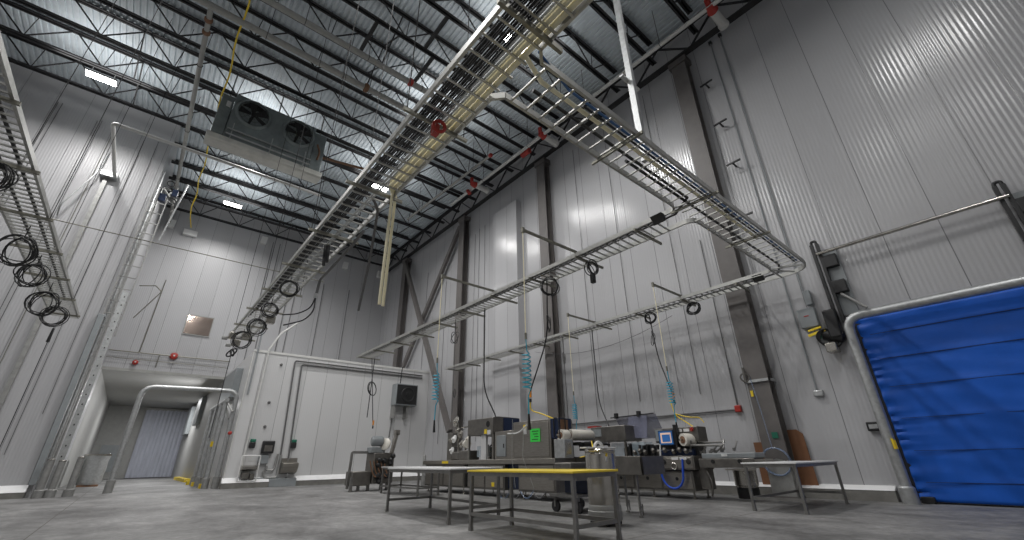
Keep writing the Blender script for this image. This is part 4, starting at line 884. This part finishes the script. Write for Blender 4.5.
MB().box(F0-0.04, 10.3, 8.9, 16.2, 0.93, 1.07).build('machine_deck', 'steel', t, bevel=0.01)
for y in (9.1, 10.4, 11.3, 13.0, 13.5, 15.9):
    for x in (9.2, 10.1): MB().lathe((x, y, 0), [(0.05, 0), (0.05, 0.03), (0.022, 0.04), (0.022, 0.21)], 10).build('foot', 'steel_bright', t)
# hood with open bay below
hd = MB().prism([(9.05, 1.83), (10.2, 1.83), (10.2, 2.38), (9.3, 2.40), (9.05, 2.36)], 1, 11.68, 13.15).build('hood', 'steel_dark', t, bevel=0.015)
MB().lathe((9.05, 11.95, 2.16), [(0.10, -0.01), (0.10, 0.006)], 18, (-1, 0, 0)).build('round_port', 'hole', hd)
MB().box(9.035, 9.05, 12.0, 12.14, 1.86, 2.0).build('sticker', 'yellow_tape', hd)
MB().box(9.034, 9.05, 11.8, 11.97, 1.83, 1.97).build('sticker', 'white', hd)
for y in (11.72, 13.11): MB().box(9.08, 9.14, y-0.03, y+0.03, 1.07, 1.83).box(10.12, 10.18, y-0.03, y+0.03, 1.07, 1.83).build('post', 'steel', t)
MB().box(9.12, 9.2, 12.15, 12.42, 1.07, 1.83).build('divider', 'whitetop', t)
MB().box(10.1, 10.16, 11.7, 13.1, 1.07, 1.83).build('rear_screen', 'black_metal', t)
m = MB()
for i in range(7):
    yy = 11.9+0.17*i; m.lathe((9.6+0.1*(i % 2), yy, 1.08), [(0.07, 0), (0.07, 0.3+0.06*(i % 3)), (0.03, 0.36)], 12).tube([(9.5, yy, 1.3), (9.9, yy+0.1, 1.55)], 0.025, 6)
m.build('sealing_heads', 'steel_bright', t)
MB().box(9.3, 9.6, 12.5, 12.9, 1.15, 1.5).build('guard_window', 'clear', t)
# main body
b = MB().box(F0, 10.15, 10.7, 11.64, 1.07, 1.90).build('middle_body', 'steel', t, bevel=0.012)
MB().box(F0-0.03, F0+0.005, 11.06, 11.52, 1.15, 1.77).build('dark_door', 'panelbox', b, bevel=0.01)
MB().box(F0-0.045, F0-0.03, 11.12, 11.16, 1.4, 1.52).build('handle', 'black', b)
MB().box(9.5, 10.19, 11.64, 11.68, 1.88, 2.36).build('blue_panel', 'bluep', hd)
b = MB().box(F0, 10.05, 9.06, 10.7, 1.07, 2.12).build('main_body', 'steel', t, bevel=0.012)
MB().box(F0-0.02, F0+0.005, 9.12, 10.64, 1.12, 2.06).build('door_skin', 'steel', b, bevel=0.008)
MB().box(F0-0.03, F0-0.018, 10.05, 10.2, 1.75, 2.0).build('sticker', 'white', b)
MB().box(F0-0.032, F0-0.018, 10.06, 10.19, 1.92, 2.02).build('sticker', 'yellow_tape', b)
# end bay beyond the body (blue with a tan window and loop handles)
e = MB().box(9.12, 9.66, 8.75, 9.06, 1.58, 2.12).build('end_cover', 'bluep', t, bevel=0.01)
MB().box(9.2, 9.5, 8.735, 8.75, 1.72, 2.08).build('window', 'brown', e)
MB().tube(fillet([(9.08, 8.9, 1.6), (9.08, 8.9, 2.14), (9.0, 8.62, 2.1), (9.0, 8.6, 1.55)], 0.15), 0.02, 6).build('cable_loop', 'black', e)
MB().tube(fillet([(9.3, 8.74, 1.75), (9.3, 8.66, 1.8), (9.3, 8.66, 2.1), (9.3, 8.74, 2.14)], 0.05), 0.02, 6).build('handle', 'black', e)
cb = MB().box(9.05, 9.4, 8.5, 8.9, 1.07, 1.55).build('film_cabinet', 'galv', t, bevel=0.012)
MB().box(9.1, 9.3, 8.488, 8.5, 1.15, 1.46).build('cabinet_door', 'steel_bright', cb)
for (xa, xb, yy, zz, nm) in ((9.12, 9.4, 8.7, 1.66, 'far'), (9.55, 10.5, 8.75, 1.68, 'near')):
    f = MB().lathe((xa, yy, zz), [(0.145, 0.0), (0.15, 0.01), (0.15, xb-xa-0.01), (0.145, xb-xa)], 24, (1, 0, 0)).build('film_roll', 'film', t)
    MB().lathe((xa-0.004, yy, zz), [(0.085, 0), (0.085, 0.004)], 20, (1, 0, 0)).build('core', 'brown', f)
    MB().tube([(xa-0.12, yy, zz), (xa+0.05, yy, zz)], 0.03, 8).build('spindle', 'steel_bright', f)
m = MB().box(9.65, 10.9, 8.5, 9.0, 1.4, 1.48).box(9.7, 9.85, 8.3, 8.55, 1.25, 1.45).tube([(9.6, 8.4, 1.45), (10.9, 8.4, 1.42)], 0.03, 8).tube([(9.6, 8.3, 1.3), (10.9, 8.3, 1.3)], 0.025, 8).box(10.1, 10.25, 8.35, 8.7, 1.07, 1.5)
m.build('unwind_frame', 'black_metal', t)
MB().tube(fillet([(9.9, 8.25, 1.5), (9.75, 8.1, 1.3), (9.5, 8.1, 1.12), (9.3, 8.2, 1.08)], 0.2), 0.014, 6).build('yellow_lead', 'yellow_tape', t)
# outfeed and rear drive
MB().box(9.9, 11.2, 8.3, 9.0, 0.72, 1.1).build('outfeed_bed', 'steel_dark', t, bevel=0.01)
# labelling head at the left end
tw = MB().box(9.55, 9.75, 14.9, 15.25, 1.07, 2.05).box(9.6, 9.7, 14.2, 15.2, 1.5, 1.56).build('head_tower', 'steel_dark', t, bevel=0.015)
for (yy, zz, r, mm) in ((14.55, 2.42, .2, 'steel_bright'), (14.62, 1.8, .15, 'white'), (14.1, 1.6, .15, 'steel_bright'), (14.75, 1.4, .13, 'white'), (14.2, 1.95, .14, 'steel'), (14.4, 2.1, .1, 'steel_bright'), (13.7, 1.75, .12, 'film'), (14.85, 1.75, .1, 'steel')):
    MB().lathe((9.5, yy, zz), [(r*0.3, 0), (r, 0.02), (r, 0.05), (r*0.4, 0.07), (r*0.3, 0.14)], 18, (-1, 0.1, 0.2)).build('label_reel', mm, tw)
MB().tube([(9.6, 14.5, 1.07), (9.55, 14.55, 2.4)], 0.035, 8).tube([(9.5, 13.4, 2.2), (9.55, 14.6, 2.2)], 0.02, 6).tube([(9.5, 13.9, 1.07), (9.5, 13.9, 1.7)], 0.04, 8).build('head_arm', 'steel_bright', tw)
MB().box(9.25, 9.7, 13.3, 13.95, 1.07, 1.38).box(9.3, 9.6, 14.0, 14.5, 1.1, 1.35).build('motor_block', 'steel_dark', tw, bevel=0.03)
MB().lathe((9.45, 13.75, 1.6), [(0.14, -0.1), (0.16, 0), (0.14, 0.1)], 14, (0.3, 1, 0)).build('roller', 'film', tw)
MB().box(9.04, 9.062, 14.35, 14.75, 0.96, 1.04).build('marker', 'yellow_tape', tw)
for yy, zz in ((15.35, 0.72), (14.75, 0.7), (11.7, 0.35), (10.75, 0.68)):
    MB().box(9.068, 9.078, yy-0.07, yy+0.07, zz-0.06, zz+0.06).build('warning_sticker', 'yellow_tape', t)
for k in range(4):
    MB().tube(sag((9.05, 9.3+0.5*k, 0.25), (9.0, 9.75+0.55*k, 0.22), 0.16+0.03*k), 0.014, 6).build('drain_hose', 'clear_hose' if k % 2 else 'grey_cord', t)
MB().tube(fillet([(9.0, 9.95, 2.0), (8.98, 10.3, 1.78), (9.0, 10.85, 1.8)], 0.25), 0.022, 6).build('white_hose', 'white', t)
for ya, yb in ((10.05, 9.7), (10.55, 10.5)): MB().tube([(8.95, ya, 1.85 if ya < 10.4 else 2.2), (8.9, ya, 1.1), (8.98, yb, 0.3)], 0.008, 5).build('air_line', 'pipe', t)
g_ = thing('notice_card', 'bright green card taped on the near packaging machine', 'card', (9.06, 9.67, 1.52))
MB().box(9.062, 9.069, 9.46, 9.88, 1.52, 1.88).build('sheet', 'green', g_)
for k in range(4): MB().box(9.058, 9.0625, 9.52+0.03*(k % 2), 9.80-0.05*(k % 3), 1.80-0.075*k, 1.82-0.075*k).build('scribble', 'ink', g_)

# small cart behind the canister
t = thing('film_cart', 'low wheeled cart with a blue box between the near machine and the canister', 'cart', (7.75, 7.1, 0))
MB().box(7.9, 8.4, 6.78, 7.5, 0.34, 0.62).build('box', 'bluep', t, bevel=0.02)
MB().box(7.45, 8.45, 6.7, 7.55, 0.62, 0.68).box(7.45, 8.45, 6.7, 7.55, 0.30, 0.35).build('deck', 'leg', t)
MB().box(7.5, 8.3, 6.9, 7.4, 0.68, 0.98).build('tool_block', 'steel_dark', t, bevel=0.03)
for x, y in ((7.55, 6.8), (8.35, 6.8), (7.55, 7.45), (8.35, 7.45)):
    w = MB().lathe((x-0.03, y, 0.11), [(0.11, 0), (0.11, 0.06)], 18, (1, 0, 0)).build('wheel', 'black', t)
    MB().box(x-0.045, x+0.045, y-0.02, y+0.02, 0.1, 0.31).build('fork', 'leg', w)

# canister
t = thing('stainless_canister', 'tall shiny stainless canister with a white handle behind the yellow table', 'canister', (6.66, 5.38, 0))
MB().lathe((6.66, 5.38, 0.32), [(0.27, -0.05), (0.275, 0.02), (0.275, 0.80), (0.265, 0.82), (0.275, 0.84), (0.275, 0.87), (0.25, 0.89)], 40).build('body', 'steel_bright', t)
MB().lathe((6.66, 5.38, 0.1), [(0.28, -0.03), (0.295, 0.0), (0.295, 0.12), (0.285, 0.13), (0.285, 0.2), (0.27, 0.22)], 40).build('base', 'galv_dull', t)
for k in range(4):
    a = PI/4+k*PI/2; x, y = 6.66+0.22*math.cos(a), 5.38+0.22*math.sin(a)
    MB().lathe((x-0.02, y, 0.05), [(0.05, 0), (0.05, 0.04)], 14, (1, 0, 0)).build('caster', 'black', t)
MB().box(6.2, 7.05, 5.30, 5.46, 1.21, 1.24).build('lid_bar', 'white', t, bevel=0.01)
MB().tube(arc((6.64, 5.38, 1.23), 0, PI, 0.11, 12, (1, 0, 0), (0, 0, 0.85)), 0.028, 8).build('handle', 'white', t)
MB().box(6.5, 6.66, 5.13, 5.14, 1.0, 1.08).build('label', 'white', t)
MB().box(6.51, 6.65, 5.127, 5.13, 1.08, 1.13).build('label', 'yellow_tape', t)

# infeed table close to the camera
t = thing('infeed_conveyor', 'grey steel infeed bed on a thin adjustable leg right of the canister', 'conveyor', (8.2, 5.7, 0))
MB().prism([(5.28, 0.74), (6.35, 0.74), (6.35, 1.1), (5.28, 1.08)], 0, 7.8, 7.84).box(7.8, 8.6, 5.28, 5.32, 0.74, 1.08).box(7.84, 8.6, 5.32, 6.35, 0.95, 1.0).box(8.56, 8.6, 5.3, 6.35, 0.74, 1.08).build('bed', 'steel_dark', t, bevel=0.008)
for x, y in ((7.88, 5.5), (8.5, 6.25)):
    l = MB().box(x-0.018, x+0.018, y-0.018, y+0.018, 0.1, 0.95).build('leg', 'leg', t)
    MB().box(x-0.03, x+0.09, y-0.012, y+0.012, 0.16, 0.19).lathe((x, y, 0), [(0.04, 0), (0.04, 0.03), (0.015, 0.04), (0.015, 0.2)], 10).lathe((x+0.08, y, 0.03), [(0.014, 0), (0.014, 0.2)], 8).build('adjuster', 'leg', l)

# ------------------------------------------------------------------ second machine by the right wall
t = thing('wrapping_machine', 'stainless wrapping machine with tilted clear lid and touch screen by the right wall', 'machine', (12.5, 7.8, 0))
G0 = 12.0
p = MB().box(G0+0.02, 12.95, 6.55, 10.4, 0.2, 0.70).build('base_cabinet', 'steel_dark', t, bevel=0.012)
for i in range(4):
    a = 6.6+0.95*i; d = MB().box(G0, G0+0.025, a, a+0.88, 0.25, 0.66).build('access_panel', 'steel', p, bevel=0.008)
    MB().lathe((G0, a+0.44, 0.5), [(0.05, 0), (0.03, 0.02)], 10, (-1, 0, 0)).build('latch', 'black', p)
b = MB().box(G0-0.08, 13.0, 6.4, 10.4, 0.72, 1.08).build('machine_bed', 'steel_dark', t, bevel=0.012)
MB().box(G0-0.1, G0-0.075, 6.45, 8.2, 0.76, 1.04).build('side_plate', 'steel', b, bevel=0.008)
for yy in (7.9, 6.55, 7.3): MB().lathe((G0-0.1, yy, 0.93), [(0.07, 0), (0.07, 0.02), (0.03, 0.03)], 12, (-1, 0, 0)).build('round_knob', 'black_metal', b)
MB().ring((G0-0.12, 7.0, 0.82), (1, 0, 0), 0.08, 0.018).build('hand_wheel', 'steel_bright', b)
MB().box(G0-0.112, G0-0.1, 6.85, 7.05, 0.98, 1.05).box(G0-0.112, G0-0.1, 6.6, 6.8, 0.98, 1.05).build('sticker', 'white', b)
for y in (6.65, 7.9, 9.2, 10.3):
    for x in (12.1, 12.85): MB().lathe((x, y, 0), [(0.06, 0), (0.06, 0.03), (0.025, 0.04), (0.025, 0.22)], 10).build('foot', 'steel_dark', t)
hd = MB().box(12.0, 12.9, 8.6, 10.0, 1.55, 2.02).build('hood', 'steel_dark', t, bevel=0.02)
MB().box(11.985, 12.0, 9.55, 9.95, 1.72, 1.95).build('hood_plate', 'panelbox', hd)
MB().box(12.2, 12.5, 9.9, 10.3, 2.02, 2.08).build('red_strip', 'red', hd)
for x, y in ((12.1, 8.7), (12.8, 8.7), (12.1, 9.9), (12.8, 9.9)): MB().box(x-0.03, x+0.03, y-0.03, y+0.03, 1.08, 1.56).build('post', 'steel', t)
ld = MB().prism([(12.95, 1.62), (12.98, 1.62), (12.55, 2.32), (12.52, 2.32)], 1, 7.75, 9.3).build('clear_lid', 'acrylic', t)
MB().prism([(7.75, 1.6), (8.15, 1.62), (8.05, 2.3), (8.75, 2.3), (8.9, 1.65)], 0, 12.5, 12.53).build('side_window', 'acrylic', ld)
MB().tube([(12.52, 9.5, 2.32), (12.52, 7.8, 2.34)], 0.02, 6).box(12.46, 12.58, 9.2, 9.3, 2.28, 2.45).box(12.46, 12.58, 8.3, 8.4, 2.28, 2.45).build('hinge_bar', 'black_metal', ld)
MB().box(12.15, 12.6, 8.05, 8.5, 1.08, 1.5).box(12.2, 12.6, 8.75, 9.35, 1.1, 1.5).build('guard_window', 'clear', t)
m = MB()
for i in range(16):
    yy = 7.65+0.075*i; h = 0.18+0.2*random.random()
    m.box(12.05+0.3*random.random(), 12.45+0.2*random.random(), yy, yy+0.05, 1.08, 1.08+h)
m.build('sealing_unit', 'black_metal', t, bevel=0.005)
m = MB()
for i in range(9): m.lathe((12.0+0.05*(i % 3), 6.6+0.22*i, 1.15+0.04*(i % 2)), [(0.05, 0), (0.06, 0.02), (0.06, 0.1), (0.02, 0.14)], 10, (-0.6, 0.2, 1))
m.build('pneumatic_units', 'steel_dark', t)
m = MB().box(12.15, 12.7, 6.5, 7.6, 1.08, 1.26)
m.build('film_former', 'bluep', t, bevel=0.03)
cb = MB().box(12.25, 12.75, 6.3, 7.7, 1.45, 1.85).build('control_cabinet', 'steel_dark', t, bevel=0.015)
MB().box(12.3, 12.7, 6.4, 7.5, 1.08, 1.45).build('cabinet_stand', 'black_metal', cb)
MB().box(12.22, 12.25, 7.4, 7.65, 1.5, 1.82).build('panel', 'panelbox', cb)
MB().lathe((12.22, 6.45, 1.77), [(0.05, 0), (0.06, 0.03), (0.04, 0.06)], 12, (-1, 0, 0)).build('stop_button', 'red', cb)
MB().box(12.22, 12.25, 6.55, 6.72, 1.72, 1.8).box(12.22, 12.25, 6.78, 6.86, 1.72, 1.8).build('selector', 'white', cb)
ts = MB().box(11.98, 12.1, 6.93, 7.42, 1.36, 1.78).build('touch_screen', 'bluep', t, bevel=0.015)
MB().box(11.972, 11.981, 6.96, 7.39, 1.39, 1.75).build('border', 'screen_frame', ts)
MB().box(11.966, 11.973, 7.0, 7.34, 1.43, 1.71).build('display', 'screen', ts)
MB().box(11.962, 11.967, 7.03, 7.29, 1.46, 1.66).build('picture', 'screen_in', ts)
MB().box(12.0, 12.2, 6.86, 6.92, 1.2, 1.92).build('stand', 'black', ts)
f = MB().lathe((12.02, 6.68, 1.5), [(0.165, 0), (0.17, 0.01), (0.17, 0.64), (0.165, 0.65)], 26, (1, -0.35, 0)).build('film_roll', 'film', t)
MB().lathe((12.012, 6.685, 1.5), [(0.1, 0), (0.1, 0.006)], 20, (1, -0.35, 0)).build('core', 'brown', f)
MB().tube([(11.9, 6.72, 1.5), (12.1, 6.66, 1.5)], 0.03, 8).build('spindle', 'steel_bright', f)
m = MB()
for i in range(10):
    a = V((12.1+random.uniform(0, .4), 5.5+0.12*i, 1.12+random.uniform(0, .1))); m.tube([a, a+V((random.uniform(-.1, .3), random.uniform(-.35, .1), random.uniform(.12, .3)))], 0.022, 6).lathe(a, [(0.045, 0), (0.045, 0.07)], 8)
m.tube([(12.1, 6.5, 1.35), (12.1, 5.6, 1.32)], 0.03, 8).tube([(12.4, 6.5, 1.4), (12.3, 5.62, 1.42)], 0.025, 8)
m.build('film_arms', 'leg', t)
cv = MB().box(11.98, 12.6, 4.85, 6.3, 0.78, 1.0).build('conveyor_bed', 'steel_dark', t, bevel=0.012)
MB().box(12.0, 12.6, 4.8, 6.2, 1.0, 1.13).build('conveyor_cover', 'panelbox', cv, bevel=0.02)
MB().box(11.985, 12.0, 5.5, 5.65, 1.05, 1.11).build('sticker', 'white', cv)
MB().box(11.95, 11.98, 4.85, 5.6, 0.72, 0.76).box(12.0, 12.5, 4.6, 4.85, 0.92, 0.98).build('side_bracket', 'steel', cv)
for yy in (5.9, 5.2): MB().lathe((11.98, yy, 0.93), [(0.05, 0), (0.05, 0.03)], 10, (-1, 0, 0)).build('knob', 'black', cv)
MB().box(12.2, 12.5, 6.2, 6.45, 0.25, 0.78).tube(fillet([(12.1, 6.2, 0.75), (12.05, 6.05, 0.4), (12.1, 6.15, 0.1)], 0.1), 0.03, 8).build('drive_leg', 'steel_dark', t)
hp = [V((11.93, 7.42-0.0*i, 1.35-0.0*i)) for i in range(1)]
MB().tube(fillet([(11.92, 7.36, 1.4), (11.88, 7.42, 0.8)], 0.2), 0.022, 8).build('grey_hose', 'white', t)
MB().tube(arc((11.86, 7.08, 0.62), PI, 2*PI, 0.33, 16, (0, -1, 0), (0, 0, 1.1))[::-1] + [V((11.88, 7.42, 0.82))], 0.03, 8).tube([(11.86, 6.75, 0.62), (11.9, 6.72, 1.0)], 0.03, 8).build('blue_hose', 'bluehose', t)
m = MB().tube(fillet([(12.4, 7.1, 2.7), (12.4, 7.0, 2.2), (12.4, 6.7, 2.0), (12.4, 6.5, 1.85)], 0.2), 0.016, 6).tube(fillet([(12.4, 7.0, 2.25), (12.4, 6.6, 2.12), (12.5, 6.3, 2.1), (12.5, 6.2, 1.95)], 0.1), 0.016, 6)
m.build('yellow_lead', 'yellow_tape', t)

# ------------------------------------------------------------------ small far machine
t = thing('grinder_machine', 'small dark machine with a bare tubular frame standing far left before the low room', 'machine', (7.8, 18.5, 0))
MB().tube(fillet([(6.95, 18.3, 0.1), (6.98, 18.3, 1.42), (7.95, 18.5, 1.42)], 0.04, 3), 0.06, 4).build('frame', 'leg', t)
for (x, y) in ((6.98, 18.0), (7.35, 18.2), (7.75, 18.2), (8.3, 18.2), (8.65, 18.4)):
    MB().box(x-0.05, x+0.05, y-0.05, y+0.05, 0, 0.5).lathe((x, y, 0), [(0.08, 0), (0.08, 0.04)], 10).build('leg', 'leg', t)
MB().box(6.98, 7.75, 18.0, 18.7, 0.2, 0.72).build('drive_box', 'steel_dark', t, bevel=0.03)
MB().box(7.8, 8.7, 18.0, 18.8, 0.25, 1.4).build('cabinet', 'steel_dark', t, bevel=0.03)
m = MB()
for i in range(12): m.lathe((7.8+0.8*random.random(), 17.95, 0.3+1.0*random.random()), [(0.1, 0), (0.1, 0.08), (0.05, 0.14)], 10, (random.uniform(-.4, .4), -1, 0.2))
m.build('knobs_and_valves', 'black_metal', t)
m = MB()
for i in range(5): m.tube(sag((7.6+.15*i, 17.9, 1.1), (7.9+.15*i, 17.85, 0.5), 0.15), 0.025, 6)
m.build('hoses', 'brown', t)
MB().box(7.7, 8.3, 18.1, 18.6, 1.4, 1.62).lathe((7.95, 18.2, 1.85), [(0.16, -0.25), (0.2, -0.2), (0.2, 0.2), (0.12, 0.26)], 16, (1, -0.2, 0)).build('motor', 'panelbox', t, bevel=0.02)
MB().lathe((8.28, 18.05, 1.72), [(0.1, -0.08), (0.24, 0), (0.24, 0.06), (0.1, 0.1)], 18, (-1, -0.5, 0.3)).build('cream_wheel', 'film', t)
MB().bar((8.55, 18.1, 1.2), (8.75, 18.1, 2.15), 0.2, 0.1).box(8.65, 8.85, 18.0, 18.2, 2.1, 2.3).build('chute', 'steel', t)
solo(MB().lathe((9.9, 17.6, 0), [(0.14, 0), (0.14, 0.05), (0.07, 0.06), (0.07, 1.25), (0.05, 1.3)], 14), 'steel_post', 'galv_dull', 'short steel post standing left of the near packaging machine', 'post')

# ------------------------------------------------------------------ camera and render settings
YAW, PIT, ROLL, FPX = math.radians(40.55), math.radians(24.42), math.radians(-0.92), 418.0
f = V((math.sin(YAW)*math.cos(PIT), math.cos(YAW)*math.cos(PIT), math.sin(PIT)))
r = V((math.cos(YAW), -math.sin(YAW), 0)); u = r.cross(f)
r, u = r*math.cos(ROLL)+u*math.sin(ROLL), -r*math.sin(ROLL)+u*math.cos(ROLL)
cam = bpy.data.cameras.new('camera'); cam.sensor_width = 36; cam.lens = FPX/1024*36; cam.clip_start = 0.05; cam.clip_end = 200
co = bpy.data.objects.new('camera', cam); COL.objects.link(co)
M3 = Matrix((r, u, -f)).transposed(); co.matrix_world = Matrix.Translation((0, 0, 1.05)) @ M3.to_4x4()
sc.camera = co
w = bpy.data.worlds.new('world'); sc.world = w; w.use_nodes = True
w.node_tree.nodes['Background'].inputs[0].default_value = (0.05, 0.055, 0.06, 1)
w.node_tree.nodes['Background'].inputs[1].default_value = 0.3
sc.view_settings.view_transform = 'Standard'; sc.view_settings.look = 'None'
sc.view_settings.gamma = 1; sc.view_settings.use_curve_mapping = False
sc.view_settings.exposure = 0.25
